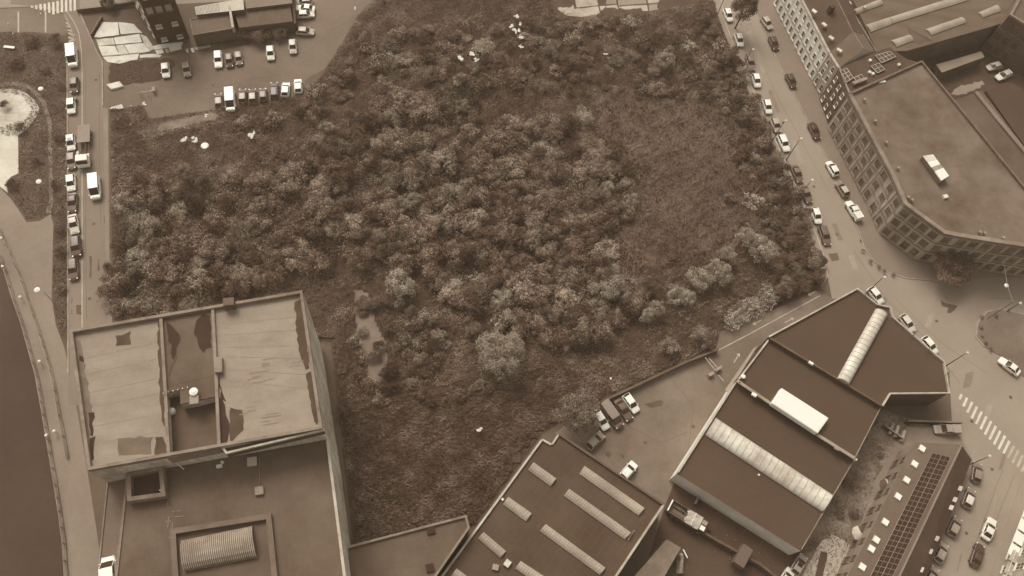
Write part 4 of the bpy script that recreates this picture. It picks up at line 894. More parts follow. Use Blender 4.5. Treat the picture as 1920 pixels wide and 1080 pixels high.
def car_meshes(kind):
    if kind in CACHE: return CACHE[kind]
    L, W, H, bz, xw, xf, xr, xb, rr = SPEC[kind]; hl = L/2; hw = W/2; M = MATS; parts = []
    # lower body: stations along x, each a half ring from sill to the centre line
    hood = bz-.10 if kind not in ('van',) else bz+.05
    st = [(hl, .62, .42, .56), (hl-.07, .80, .30, hood-.22), (hl-.32, .93, .24, hood-.08), (xw, .985, .22, bz-.01), (xf, 1.0, .22, bz), (0, 1.0, .22, bz), (xr, .995, .22, bz+.01), (xb+.02, .97, .24, bz)]
    if kind in ('sedan', 'pickup'): st += [(-hl+.25, .93, .26, bz-.03), (-hl+.05, .84, .32, bz-.14), (-hl, .70, .42, bz-.3)]
    else: st += [(-hl+.12, .93, .28, bz-.04), (-hl+.02, .84, .34, bz-.18), (-hl, .74, .42, bz-.32)]
    vs = []; fs = []; 
    for x, kw, zb, zt in st:
        w_ = hw*kw
        ring = [(-w_*.9, zb), (-w_, zb+.14), (-w_, zb+(zt-zb)*.62), (-w_*.95, zt-.06), (-w_*.84, zt), (0, zt+.035)]
        ring += [(-y, z) for y, z in reversed(ring[:-1])]
        vs += [(x, y, z) for y, z in ring]
    k = 11
    for i in range(len(st)-1):
        for j in range(k-1): fs.append((i*k+j, (i+1)*k+j, (i+1)*k+j+1, i*k+j+1))
        fs.append((i*k+k-1, (i+1)*k+k-1, (i+1)*k, i*k))
    fs += [tuple(range(k)), tuple(reversed(range((len(st)-1)*k, len(st)*k)))]
    b = MB(); b.add(vs, fs)
    # pillars and roof rails join the body
    tw = hw*rr; bw_ = hw*.90; zr = H-.05
    c = {}
    for s in (-1, 1):
        c[s] = [(xw, s*bw_*.93, bz), (xf, s*tw*.95, zr), (xr, s*tw*.95, zr), (xb, s*bw_*.93, bz)]
        b.tube(c[s][0], c[s][1], .045, n=4); b.tube(c[s][1], c[s][2], .05, n=4); b.tube(c[s][2], c[s][3], .07, n=4)
        xm = (xf+xr)/2+.05; b.tube((xm, s*bw_*.97, bz), (xm, s*tw*.99, zr), .045, n=4)
    if kind in ('van', 'minivan'):   # blind panels behind the doors
        for s in (-1, 1):
            x1 = xf-1.0 if kind == 'van' else xr+.3
            if kind == 'van': b.add([(x1, s*bw_*.99, bz-.05), (x1, s*tw*1.0, zr), (xr, s*tw*1.0, zr), (xb, s*bw_*.99, bz-.05)], [(0, 1, 2, 3) if s > 0 else (3, 2, 1, 0)])
        if kind == 'van': b.add([(xr, -tw, zr), (xr, tw, zr), (xb, bw_, bz-.05), (xb, -bw_, bz-.05)], [(0, 1, 2, 3)])
    if kind == 'pickup':
        b.box((-1.62, 0, bz-.02), (1.5, W*.72, .1))
    parts.append(('body', b.mesh('body', M['car_paint'], smooth=False), None))
    rf = MB(); n_ = 4; vs = []; fs = []
    for i in range(n_+1):
        t = i/n_; x = xf*(1-t)+xr*t; e = .96 if i in (0, n_) else 1.0
        for y in (-1, -.86, -.4, .4, .86, 1):
            vs.append((x, y*tw*e, zr+(.0 if abs(y) == 1 else .045)+(.02 if 0 < i < n_ else -.01)))
    for i in range(n_):
        for j in range(5): fs.append((i*6+j, i*6+j+1, (i+1)*6+j+1, (i+1)*6+j))
    rf.add(vs, fs); parts.append(('roof', rf.mesh('roof', M['car_paint'], smooth=True), None))
    g = MB(); y0, y1 = bw_*.92, tw*.92
    xmid = .06
    g.add([(xw, -y0, bz+.02), (xw+xmid, 0, bz+.03), (xw, y0, bz+.02), (xf, y1, zr), (xf+.05, 0, zr+.035), (xf, -y1, zr)], [(0, 1, 4, 5), (1, 2, 3, 4)]); parts.append(('windscreen', g.mesh('windscreen', M['car_glass']), None))
    if kind != 'van':
        g = MB(); g.add([(xb, y0, bz+.02), (xb-.04, 0, bz+.03), (xb, -y0, bz+.02), (xr, -y1, zr), (xr-.03, 0, zr+.03), (xr, y1, zr)], [(0, 1, 4, 5), (1, 2, 3, 4)]); parts.append(('rear_window', g.mesh('rear_window', M['car_glass']), None))
    for s in (-1, 1):
        xe, xe2 = (xr, xb) if kind != 'van' else (xf-1.0, xf-1.0)
        g = MB(); g.add([(xw-.05, s*bw_*.95, bz), (xf, s*tw*.97, zr-.01), (xe, s*tw*.97, zr-.01), (xe2+.05, s*bw_*.95, bz)], [(3, 2, 1, 0) if s < 0 else (0, 1, 2, 3)]); parts.append(('side_window', g.mesh('side_window', M['car_glass']), None))
    wm, rm = wheel_meshes(.31 if kind not in ('van', 'suv', 'pickup') else .35, .2); wx = L*.305
    for x in (wx, -wx*1.0):
        for s in (-1, 1): parts.append(('wheel', wm, (x, s*(hw-.08), .31 if kind not in ('van', 'suv', 'pickup') else .35)))
    if 'hl' not in CACHE:
        h = MB(); h.lathe((0, 0, 0), [(.13, -.03), (.15, 0), (.1, .04)], 8); CACHE['hl'] = h.mesh('headlight', M['lamp_glass'])
        h = MB(); h.box((0, 0, 0), (.07, .3, .14)); CACHE['tl'] = h.mesh('tail_light', M['rear_lamp'])
        h = MB(); h.box((0, 0, 0), (.1, .2, .13)); h.box((.02, 0, -.07), (.05, .08, .05)); CACHE['mi'] = h.mesh('mirror', M['car_paint'])
        h = MB(); h.box((0, 0, 0), (.015, .5, .11)); CACHE['pl'] = h.mesh('number_plate', white_d)
    for s in (-1, 1):
        parts.append(('headlight', CACHE['hl'], (hl-.16, s*hw*.72, hood-.14))); parts.append(('tail_light', CACHE['tl'], (-hl+.05, s*hw*.68, bz-.22))); parts.append(('mirror', CACHE['mi'], (xw-.12, s*(hw+.05), bz+.06)))
    parts.append(('number_plate', CACHE['pl'], (hl+.01, 0, .5)))
    parts.append(('number_plate', CACHE['pl'], (-hl-.01, 0, .55)))
    CACHE[kind] = (parts, rm); return CACHE[kind]
def vehicle(kind, rear, front, tone, label, name='parked_car', cat='car', group=None, extra=None, z=0.0, sc=1.0):
    a, b = Vector(P2(*rear, .7)), Vector(P2(*front, .7)); c = (a+b)/2; rz = math.atan2(b.y-a.y, b.x-a.x)
    r = thing(name, label, cat, (c.x, c.y, z+.03), rz, group); r.scale = (sc,)*3
    parts, rm = car_meshes(kind); col = sep(tone, 1.0 if tone < 120 else 1.1)
    for nm, me, loc in parts:
        o = bpy.data.objects.new(nm, me); COL.objects.link(o); o.parent = r; o.color = col
        if loc: o.location = loc
        if nm == 'roof' and extra and extra.startswith('roof'): o.color = sep(int(extra[4:]), 1.1)
        if nm == 'wheel':
            q = bpy.data.objects.new('rim', rm); COL.objects.link(q); q.parent = o
    if extra == 'sunroof':
        L, W, H = SPEC[kind][:3]; mb = MB(); mb.box((-.15, 0, H+.02), (.75, .8, .03)); o = bpy.data.objects.new('sunroof', mb.mesh('sunroof', cglass)); COL.objects.link(o); o.parent = r
    if extra == 'bars':
        L, W, H = SPEC[kind][:3]; mb = MB()
        for x in (.1, -.5, -1.1): mb.box((x, 0, H+.06), (.07, 1.3, .06))
        o = bpy.data.objects.new('roof_bars', mb.mesh('roof_bars', metal_d)); COL.objects.link(o); o.parent = r
    if extra == 'cover':
        mb = MB(); mb.box((-1.55, 0, 1.28), (1.7, 1.66, .62)); me = mb.mesh('bed_cover', MATS['car_paint']); o = bpy.data.objects.new('bed_cover', me); o.color = col; COL.objects.link(o); o.parent = r
        bv = o.modifiers.new('bevel', 'BEVEL'); bv.width = .08; bv.segments = 2
    return r
GR, GL, GR2, GE, GS = 'cars parked along the riverside road', 'vehicles on the dirt car park', 'cars parked along the wasteland side of the street', 'cars parked along the house side of the street', 'cars on the lower right street'
CARS = [
 ('van', (134,82), (138,132), 250, 'long white van parked first below the hatched road marking', 'parked_van', 'van', GR),
 ('hatch', (139,146), (139,173), 78, 'dark small hatchback parked just below the long white van', 0, 0, GR),
 ('hatch', (133,182), (134,214), 246, 'white hatchback parked beside the black motorcycle', 0, 0, GR),
 ('hatch', (132,249), (134,284), 244, 'white car with dark sunroof parked beside the recovery truck', 0, 0, GR, 'sunroof'),
 ('hatch', (133,286), (134,316), 118, 'brown-grey car parked beside the cab of the recovery truck', 0, 0, GR),
 ('hatch', (132,326), (134,358), 246, 'white car parked across from the moving white van', 0, 0, GR),
 ('sedan', (136,362), (135,397), 80, 'dark car parked below the white one, lamp post foot beside it', 0, 0, GR),
 ('sedan', (135,402), (141,438), 196, 'silver car with pale roof parked askew between two dark cars', 0, 0, GR),
 ('suv', (141,444), (144,480), 66, 'dark four-wheel-drive car, second from the lower end of the riverside row', 0, 0, GR),
 ('estate', (136,485), (138,524), 84, 'dark brown car at the lower end of the riverside row', 0, 0, GR),
 ('van', (177,330), (180,375), 250, 'white van driving alone in the lane beside the wasteland', 'moving_van', 'van', None),
 ('hatch', (309,116), (312,147), 244, 'white hatchback alone below the concrete bays, leftmost on the dirt car park', 0, 0, GL),
 ('hatch', (348,114), (352,145), 116, 'brown-grey hatchback parked right of the leftmost white one on the dirt', 0, 0, GL),
 ('estate', (408,92), (410,130), 242, 'big white estate with cream roof in the upper row of the dirt car park', 0, 0, GL),
 ('small', (429,100), (431,126), 84, 'small dark car tucked right of the big white estate', 0, 0, GL),
 ('small', (446,98), (449,120), 128, 'small taupe car parked alone right of the small dark one', 0, 0, GL),
 ('hatch', (506,86), (508,112), 226, 'pale pinkish-white hatchback parked nose down near the dark scrub', 0, 0, GL),
 ('hatch', (548,73), (550,101), 186, 'light grey hatchback parked nose down at the scrub corner', 0, 0, GL),
 ('hatch', (556,58), (588,60), 176, 'light grey car parked sideways above the nose-down grey hatchback', 0, 0, GL),
 ('hatch', (556,28), (590,26), 222, 'white car with shadowed side, lower of the sideways pair by the wall', 0, 0, GL),
 ('sedan', (590,17), (554,14), 244, 'white car, middle one of the sideways cars by the dark wall', 0, 0, GL),
 ('hatch', (587,2), (552,4), 170, 'grey car cut by the top edge above the white sideways pair', 0, 0, GL),
 ('hatch', (411,201), (409,176), 92, 'dark car with grey roof at the left end of the lower dirt row', 0, 0, GL, 'roof150'),
 ('van', (431,170), (433,209), 250, 'big white van in the lower row of the dirt car park', 'parked_van', 'van', GL),
 ('hatch', (455,193), (455,167), 88, 'dark car with pale roof directly right of the big white van', 0, 0, GL, 'roof140'),
 ('hatch', (474,192), (473,168), 80, 'dark car with whitish rear roof, second right of the big white van', 0, 0, GL, 'roof165'),
 ('small', (494,189), (493,166), 104, 'brown car with dull roof, third right of the big white van', 0, 0, GL),
 ('estate', (515,185), (514,154), 66, 'near-black car parked left of the two white ones on the dirt', 0, 0, GL),
 ('hatch', (534,183), (537,153), 244, 'white hatchback beside the near-black car in the lower dirt row', 0, 0, GL),
 ('hatch', (560,178), (558,145), 246, 'white car at the right end of the lower dirt row', 0, 0, GL),
 ('hatch', (1360,14), (1371,42), 240, 'white car under the dark overhanging tree at the top of the street', 0, 0, GR2),
 ('hatch', (1382,61), (1390,88), 236, 'white hatchback, second from the top on the wasteland side of the street', 0, 0, GR2),
 ('estate', (1403,101), (1411,133), 108, 'brown car parked beside a thin lamp post on the wasteland side', 0, 0, GR2),
 ('hatch', (1414,135), (1422,166), 246, 'white car directly below the brown car on the wasteland side', 0, 0, GR2),
 ('hatch', (1435,186), (1443,213), 244, 'white car parked alone with gaps on both sides, wasteland side', 0, 0, GR2),
 ('hatch', (1449,220), (1460,248), 168, 'grey-beige car directly above the long white estate', 0, 0, GR2),
 ('estate', (1461,249), (1478,287), 248, 'long white estate car on the wasteland side of the street', 0, 0, GR2),
 ('sedan', (1487,308), (1502,344), 92, 'dark brown saloon, upper of the two long dark cars by the wasteland pavement', 0, 0, GR2, 'roof112'),
 ('sedan', (1503,346), (1520,382), 96, 'dark grey-brown saloon, lower of the two long dark cars', 0, 0, GR2, 'roof118'),
 ('hatch', (1525,388), (1536,420), 246, 'white car between the dark saloons and the last brown car', 0, 0, GR2),
 ('estate', (1540,423), (1553,460), 92, 'dark brown car last in the row before the junction', 0, 0, GR2),
 ('hatch', (1430,33), (1445,54), 178, 'silver car with dark rear half, uppermost on the house side', 0, 0, GE),
 ('hatch', (1444,67), (1457,96), 62, 'black car with a white glint on its roof below the silver one', 0, 0, GE),
 ('hatch', (1475,136), (1491,168), 64, 'black car parked in front of the grey corner house', 0, 0, GE),
 ('sedan', (1519,230), (1534,261), 58, 'dark shiny car alone in front of the upper end of the factory', 0, 0, GE),
 ('hatch', (1570,333), (1551,300), 246, 'white car parked facing up the street before the factory', 0, 0, GE),
 ('hatch', (1588,369), (1570,341), 128, 'dark car with pale pinkish roof between the white car and the pickup', 0, 0, GE, 'roof190'),
 ('pickup', (1612,415), (1588,376), 238, 'cream pickup with hard bed cover parked by the factory', 'parked_pickup', 'pickup', GE, 'cover'),
 ('hatch', (1628,537), (1656,571), 238, 'white car with big dark windscreen at the top corner of the dark warehouse', 0, 0, None),
 ('hatch', (1689,590), (1713,622), 212, 'pale pinkish car half hidden by the warehouse edge, upper of two', 0, 0, None),
 ('hatch', (1730,632), (1756,663), 238, 'white car half hidden by the warehouse edge, lower of two', 0, 0, None),
 ('sedan', (1911,701), (1875,673), 236, 'white car driving past the traffic island', 'moving_car', 'car', None),
 ('hatch', (1829,904), (1834,868), 112, 'grey-brown car nearest to the zebra crossing', 0, 0, GS, 'roof138'),
 ('hatch', (1809,954), (1824,914), 128, 'grey car with white roof, second below the zebra crossing', 0, 0, GS, 'roof215'),
 ('hatch', (1780,1008), (1799,967), 126, 'taupe car, third below the zebra crossing', 0, 0, GS, 'roof150'),
 ('hatch', (1755,1055), (1773,1017), 150, 'beige-grey car, fourth below the zebra crossing', 0, 0, GS),
 ('hatch', (1736,1100), (1756,1063), 140, 'grey car cut by the bottom edge beside the solar roofs', 0, 0, GS),
 ('sedan', (1845,1016), (1864,968), 226, 'light silver saloon driving in the middle of the lower street', 'moving_car', 'car', None),
 ('sedan', (1825,1064), (1840,1018), 58, 'very dark saloon close behind the light silver one', 'moving_car', 'car', None),
 ('pickup', (1796,806), (1754,805), 158, 'beige pickup parked in the yard north of the solar roofs', 'parked_pickup', 'pickup', None, 'cover'),
 ('hatch', (1488,1076), (1508,1042), 158, 'grey-beige car with dark glass roof at the lowest corner of the dark warehouse', 0, 0, None, 'sunroof'),
 ('hatch', (1466,1098), (1482,1072), 220, 'whitish car cut by the bottom edge in the dark back yard', 0, 0, None),
 ('hatch', (1171,739), (1195,773), 242, 'white car at the right end of the row under the yard wall', 0, 0, 'vehicles in the works yard'),
 ('sedan', (1157,750), (1181,786), 88, 'dark saloon between the brown van and the white car', 0, 0, 'vehicles in the works yard'),
 ('van', (1131,757), (1162,800), 92, 'brown van with grey roof in the works yard', 'parked_van', 'van', 'vehicles in the works yard', 'roof128'),
 ('hatch', (1117,772), (1137,803), 236, 'white car half covered by the round tree at the yard wall', 0, 0, 'vehicles in the works yard'),
 ('hatch', (1104,838), (1128,815), 134, 'taupe car under the round tree near the skylit warehouse', 0, 0, 'vehicles in the works yard'),
 ('hatch', (1168,895), (1188,871), 244, 'white car against the long wall of the skylit warehouse', 0, 0, 'vehicles in the works yard'),
 ('hatch', (1880,121), (1846,130), 184, 'silver hatchback parked in the factory court', 0, 0, 'cars in the factory court'),
 ('estate', (1901,133), (1861,151), 232, 'whitish estate with black roof bars in the factory court', 0, 0, 'cars in the factory court', 'bars'),
 ('van', (206,1104), (204,1058), 246, 'white van on the river wing side cut by the bottom edge', 'parked_van', 'van', None),
]
for c in CARS:
    kind, a, b, tone, lab, nm, cat, grp = c[:8]; ex = c[8] if len(c) > 8 else None
    zz = 0
    if nm == 'parked_van' and a[0] == 206: zz = 17.32
    if grp == GE: zz = .12
    if grp == 'cars in the factory court': zz = .16
    if zz > 10:
        aa, bb = P2(*a, zz+.7), P2(*b, zz+.7)
        r = vehicle(kind, a, b, tone, lab, nm, cat, grp, ex, z=0); r.location = ((aa[0]+bb[0])/2, (aa[1]+bb[1])/2, zz); continue
    vehicle(kind, a, b, tone, lab, nm or 'parked_car', cat or 'car', grp, ex, z=zz)
# ---- recovery truck on the riverside road
def frame_of(rear, front, h=1.0):
    a, b = Vector(P2(*rear, h)), Vector(P2(*front, h)); c = (a+b)/2; return c, math.atan2(b.y-a.y, b.x-a.x), (b-a).length
def local(root, name, mb, mt, bevel=0, parent=None):
    o = bpy.data.objects.new(name, mb.mesh(name, mt)); COL.objects.link(o); o.parent = parent or root
    if bevel: bv = o.modifiers.new('bevel', 'BEVEL'); bv.width = bevel; bv.segments = 2
    return o
def truck_wheels(root, xs, hw, r_=.48):
    wm, rm = wheel_meshes(r_, .3)
    for x in xs:
        for s in (-1, 1):
            o = bpy.data.objects.new('wheel', wm); COL.objects.link(o); o.parent = root; o.location = (x, s*hw, r_); q = bpy.data.objects.new('rim', rm); COL.objects.link(q); q.parent = o
c, rz, L = frame_of((158,236), (157,313)); r = thing('recovery_truck', 'recovery truck with flat grey loading bed, open black frame and white cab', 'truck', (c.x, c.y, .03), rz); h = L/2
mb = MB(); mb.box((-h+L*.22, 0, 1.35), (L*.43, 2.5, .14)); mb.box((-h+L*.22, 1.23, 1.46), (L*.43, .08, .1)); mb.box((-h+L*.22, -1.23, 1.46), (L*.43, .08, .1)); local(r, 'loading_bed', mb, mat('bed_sheet', 140, 160, coord='obj'), .02)
mb = MB(); mb.box((0, .45, .85), (L-1, .16, .25)); mb.box((0, -.45, .85), (L-1, .16, .25)); [mb.box((x, 0, .85), (.15, 1.2, .2)) for x in (-3, -1, 1)]; local(r, 'chassis', mb, metal_d)
mb = MB(); mb.tube((-h+L*.44, .3, 1.2), (h-2.1, .5, 1.5), .1); mb.tube((-h+L*.44, -.5, 1.2), (h-2.1, -.2, 1.6), .1); mb.box((h-2.6, -.85, 1.1), (.9, .5, .6)); mb.tube((0, .9, 1.0), (h-2.2, .9, 1.1), .12); local(r, 'crane_frame', mb, metal_d)
mb = MB(); mb.box((h-2.9, -.95, 1.3), (1.2, .45, .7)); mb.box((h-2.5, .95, 1.2), (.7, .4, .5)); local(r, 'tool_locker', mb, white_d, .03)
mb = MB(); mb.box((h-1.25, 0, 2.0), (1.5, 2.2, 1.0)); mb.box((h-.95, 0, 1.15), (1.9, 2.3, .95)); cb = local(r, 'cab', mb, white_m, .1)
mb = MB(); mb.add([(h-.48, -1.0, 1.68), (h-.12, -1.0, 1.64), (h-.12, 1.0, 1.64), (h-.48, 1.0, 1.68), (h-.5, -1.0, 2.35), (h-.5, 1.0, 2.35)], [(1, 2, 5, 4)]); local(r, 'windscreen', mb, cglass, parent=cb)
truck_wheels(r, (h-1.2, -h+1.6, -h+2.8), 1.0)
# ---- tipper lorry in the back yard
c, rz, L = frame_of((1254,949), (1326,993), 1.4); r = thing('tipper_lorry', 'lorry with open partitioned bed and torn white tarpaulin in the dark back yard', 'lorry', (c.x, c.y, .03), rz); h = L/2
mb = MB()
for s in (-1, 1): mb.box((-h+L*.38, s*1.12, 1.75), (L*.76, .1, .9))
mb.box((-h+.05, 0, 1.75), (.12, 2.24, 1.0)); mb.box((-h+L*.76, 0, 1.75), (.1, 2.24, .9)); mb.box((-h+L*.38, 0, 1.25), (L*.76, 2.24, .1)); mb.box((-h+L*.2, .35, 1.5), (L*.38, .08, .5)); local(r, 'bed', mb, mat('lorry_bed', 92, 118, coord='obj', s1=1), .01)
mb = MB(); mb.box((-h+.02, 0, 2.3), (.22, 2.1, .1)); local(r, 'tail_rail', mb, white_m)
mb = MB(); rnd = random.Random(4)
for i in range(9):
    for j in range(8): mb.v.append((-h+L*(.43+.045*i)+(rnd.uniform(-.25, .1) if i == 0 else 0), -1.22+2.44*j/7, 2.2+.25*math.sin(math.pi*j/7)+rnd.uniform(-.05, .05)-(.5 if i == 0 and j % 3 == 0 else 0)))
for i in range(8):
    for j in range(7): mb.f.append((i*8+j, i*8+j+1, (i+1)*8+j+1, (i+1)*8+j)); mb.mi.append(0)
local(r, 'tarpaulin', mb, mat('tarpaulin', 160, 196, coord='obj', s1=1))
mb = MB(); mb.box((-h+L*.6, 0, 2.52), (.1, 2.3, .06)); local(r, 'tarpaulin_rib', mb, white_m)
mb = MB(); mb.box((h-.85, 0, 1.3), (1.55, 2.1, 1.0)); mb.box((h-1.05, 0, 2.05), (1.0, 1.9, .6)); cb = local(r, 'cab', mb, metal_d, .08)
mb = MB(); mb.box((h-1.0, -.55, 2.38), (.85, .8, .06)); local(r, 'roof_panel', mb, white_m, parent=cb); mb = MB(); mb.box((h-1.0, .5, 2.38), (.85, .75, .06)); local(r, 'roof_hatch', mb, sheet_g, parent=cb)
truck_wheels(r, (h-1.0, -h+1.3, -h+2.4), .95, .45)
# ---- brown skip-like van body, motorcycle
c, rz, L = frame_of((1386,1056), (1400,1030), 2); r = thing('box_trailer', 'plain brown box trailer standing in the dark back yard', 'trailer', (c.x, c.y, .03), rz)
mb = MB(); mb.box((0, 0, 1.4), (3.6, 1.9, 1.9)); local(r, 'box_body', mb, mat('trailer_paint', 94, 108, coord='obj'), .06); mb = MB(); mb.tube((-1.8, 0, .6), (-2.8, 0, .5), .06); local(r, 'drawbar', mb, metal_d); truck_wheels(r, (-.2,), .9, .32)
c, rz, L = frame_of((140,196), (144,186), .5); r = thing('motorcycle', 'black motorcycle standing beside a white parked car', 'motorcycle', (c.x, c.y, .03), rz)
wm, rm = wheel_meshes(.3, .12)
for x in (-.65, .65): o = bpy.data.objects.new('wheel', wm); COL.objects.link(o); o.parent = r; o.location = (x, 0, .3); q = bpy.data.objects.new('rim', rm); COL.objects.link(q); q.parent = o
mb = MB(); mb.tube((.65, 0, .3), (.4, 0, .95), .04); mb.tube((-.65, 0, .35), (.3, 0, .45), .05); mb.box((.1, 0, .5), (.5, .35, .35)); local(r, 'frame', mb, metal_d)
mb = MB(); mb.box((-.35, 0, .82), (.75, .3, .12)); local(r, 'seat', mb, tyre, .03); mb = MB(); mb.box((.15, 0, .86), (.45, .32, .22)); local(r, 'fuel_tank', mb, cglass, .08); mb = MB(); mb.tube((.4, -.38, 1.02), (.4, .38, 1.02), .025); local(r, 'handlebar', mb, metal_l); mb = MB(); mb.box((-.8, 0, .9), (.35, .4, .3)); local(r, 'top_box', mb, metal_l, .04)

# ================================================================== STREET FURNITURE
def lamp(base, label, head_dir=(-.9, .2), h=8.0, mt=None, arm=1.2, name='street_lamp', big=True):
    b = P(*base); r = thing(name, label, 'street lamp', (b.x, b.y, 0)); mt = mt or metal_l
    mb = MB(); mb.tube((b.x, b.y, 0), (b.x, b.y, 1), .14, .12, 8); mb.tube((b.x, b.y, 1), (b.x, b.y, h), .1, .06, 8, cap=False); mb.build('pole', mt, r)
    d = Vector(head_dir).normalized(); e = (b.x+d.x*arm, b.y+d.y*arm, h+.15); mb = MB(); mb.tube((b.x, b.y, h-.05), e, .05); mb.build('arm', mt, r)
    mb = MB(); mb.lathe((e[0], e[1], e[2]-.12), [(.2, 0), (.5 if big else .3, .08), (.5 if big else .3, .16), (.15, .3)], 10); mb.build('lamp_head', white_m if big else white_d, r)
for b_, l_ in (((119,219), 'uppermost grey lamp post on the riverside verge, beside the curved path'), ((118,388), 'middle grey lamp post on the verge below the lawn'), ((118,584), 'lowest grey lamp post on the verge above the old mill')):
    lamp(b_, l_, (-1, .3), mt=mat('lamp_grey', 140, 165))
for b_, l_ in (((1344,30), 'dark lamp post at the top of the wasteland pavement'), ((1388,136), 'thin dark post beside the brown parked car'), ((1446,267), 'thin dark post between the beige car and the long white estate'), ((1493,376), 'thin dark post beside the lower long dark saloon'), ((1474,300), 'thin dark post above the upper long dark saloon')):
    lamp(b_, l_, (.8, .6), 7.0, metal_d, .7, big=False)
lamp((1619,554), 'dark post rising behind the top corner of the dark warehouse', (.8, .3), 7.5, metal_d, .6, big=False); lamp((1772,687), 'dark post beside the right corner of the dark warehouse', (.8, .3), 6.5, metal_d, .6, big=False)
lamp((1811,874), 'lamp post with pale head at the corner of the solar roofs', (.8, .3), 6, metal_d, .8, big=False)
lamp((1888,584), 'dark post at the tip of the traffic island', (.8, .3), 3.5, metal_d, .5, big=False)
# lamp hung on a wire between factory and island
a, b = Vector((*P2(1880,478,8), 8)), Vector((*P2(1899,566,8), 8)); r = thing('hanging_lamp', 'round white lamp hung on a wire in front of the factory', 'hanging lamp', (b.x, b.y, 0)); 
mb = MB(); mid = a.lerp(b, .62)-Vector((0, 0, .5)); mb.tube(a, mid, .03); mb.tube(mid, b, .03); mb.build('wire', metal_l, r); mb = MB(); mb.tube((b.x, b.y, 0), b, .07, .05); mb.build('post', metal_d, r)
mb = MB(); mb.lathe((mid.x, mid.y, mid.z-.5), [(.12, 0), (.42, .12), (.42, .3), (.1, .45)], 10); mb.build('lamp_head', white_m, r)
def railing(name, label, pts, h=1.05, step=2.2, rmat=None, thick=.09):
    p = [Vector(v) for v in PL(pts)]; r = thing(name, label, 'railing', (p[0].x, p[0].y, 0)); rmat = rmat or mat('railing_paint', 128, 160)
    pm_ = MB(); pm_.box((0, 0, h/2), (.12, .12, h)); pme = pm_.mesh('post', rmat)
    for z in (h, h*.55):
        mb = MB()
        for a, b in zip(p, p[1:]): mb.tube((a.x, a.y, z), (b.x, b.y, z), thick if z == h else .04, n=5)
        mb.build('rail', rmat, r)
    mb = MB(); mb.wallstrip([tuple(v) for v in p], .45, 0, .22); mb.build('kerb_base', par_m, r)
    for a, b in zip(p, p[1:]):
        L = (b-a).length; n = max(1, int(L/step))
        for i in range(n): c = a.lerp(b, i/n); put('post', pme, r, (c.x, c.y, .2), random.uniform(-.1, .1))
    return r
railing('railing', 'outer railing right along the river edge', [(1,480),(13,515),(28,565),(44,610),(71,707),(84,780),(96,850),(106,910),(114,960),(122,1020),(126,1085)])
railing('railing', 'inner railing between the lower and the upper river walk', inner[1:])
for x, y in ((43,562),(79,682),(107,812),(92,820),(8,452),(10,505)):
    c = P(x, y); r = thing('walk_light', 'small white light on the river walk, %s' % {43:'highest beside the upper railing bend',79:'beside the inner railing above the mill corner',107:'beside the inner railing near its lower end',92:'on the river-edge railing beside the mill',8:'near the left edge of the frame, upper one',10:'near the left edge of the frame, lower one'}[x], 'light', (c.x, c.y, 0))
    mb = MB(); mb.tube((c.x, c.y, 0), (c.x, c.y, 1.0), .06); mb.build('stem', metal_l, r); mb = MB(); mb.lathe((c.x, c.y, 1.0), [(.12, 0), (.26, .1), (.26, .25), (.1, .38)], 8); mb.build('globe', white_m, r)
# boom barriers
def barrier(c0, label, arms, cab, posts):
    c = P(*c0); r = thing('barrier_gate', label, 'barrier', (c.x, c.y, 0))
    for q, hh in cab: p = P(*q); mb = MB(); mb.box((p.x, p.y, hh/2), (.55, 1.2, hh), pxang(*arms[0])+.0); mb.build('cabinet', mat('cabinet_paint', 150, 180), r, bevel=.03)
    for a, b in arms: A, B = P(*a), P(*b); mb = MB(); mb.tube((A.x, A.y, 1.0), (B.x, B.y, 1.05), .07); mb.build('boom', mat('boom_paint', 190, 215), r)
    for q, hh in posts: p = P(*q); mb = MB(); mb.tube((p.x, p.y, 0), (p.x, p.y, hh), .06); mb.build('post', white_d, r)
barrier((1340,698), 'boom barrier with grey cabinet across the works yard entrance', [((1340,700), (1319,674)), ((1341,692), (1326,675)), ((1343,706), (1354,718))], [((1331,704), 1.0), ((1345,694), 1.0)], [((1343,697), 3.2)])
barrier((277,178), 'low metal frame barrier with two white posts on the dirt car park', [((261,180), (294,175))], [((290,172), .9)], [((263,177), 2.8), ((283,186), 3.2)])
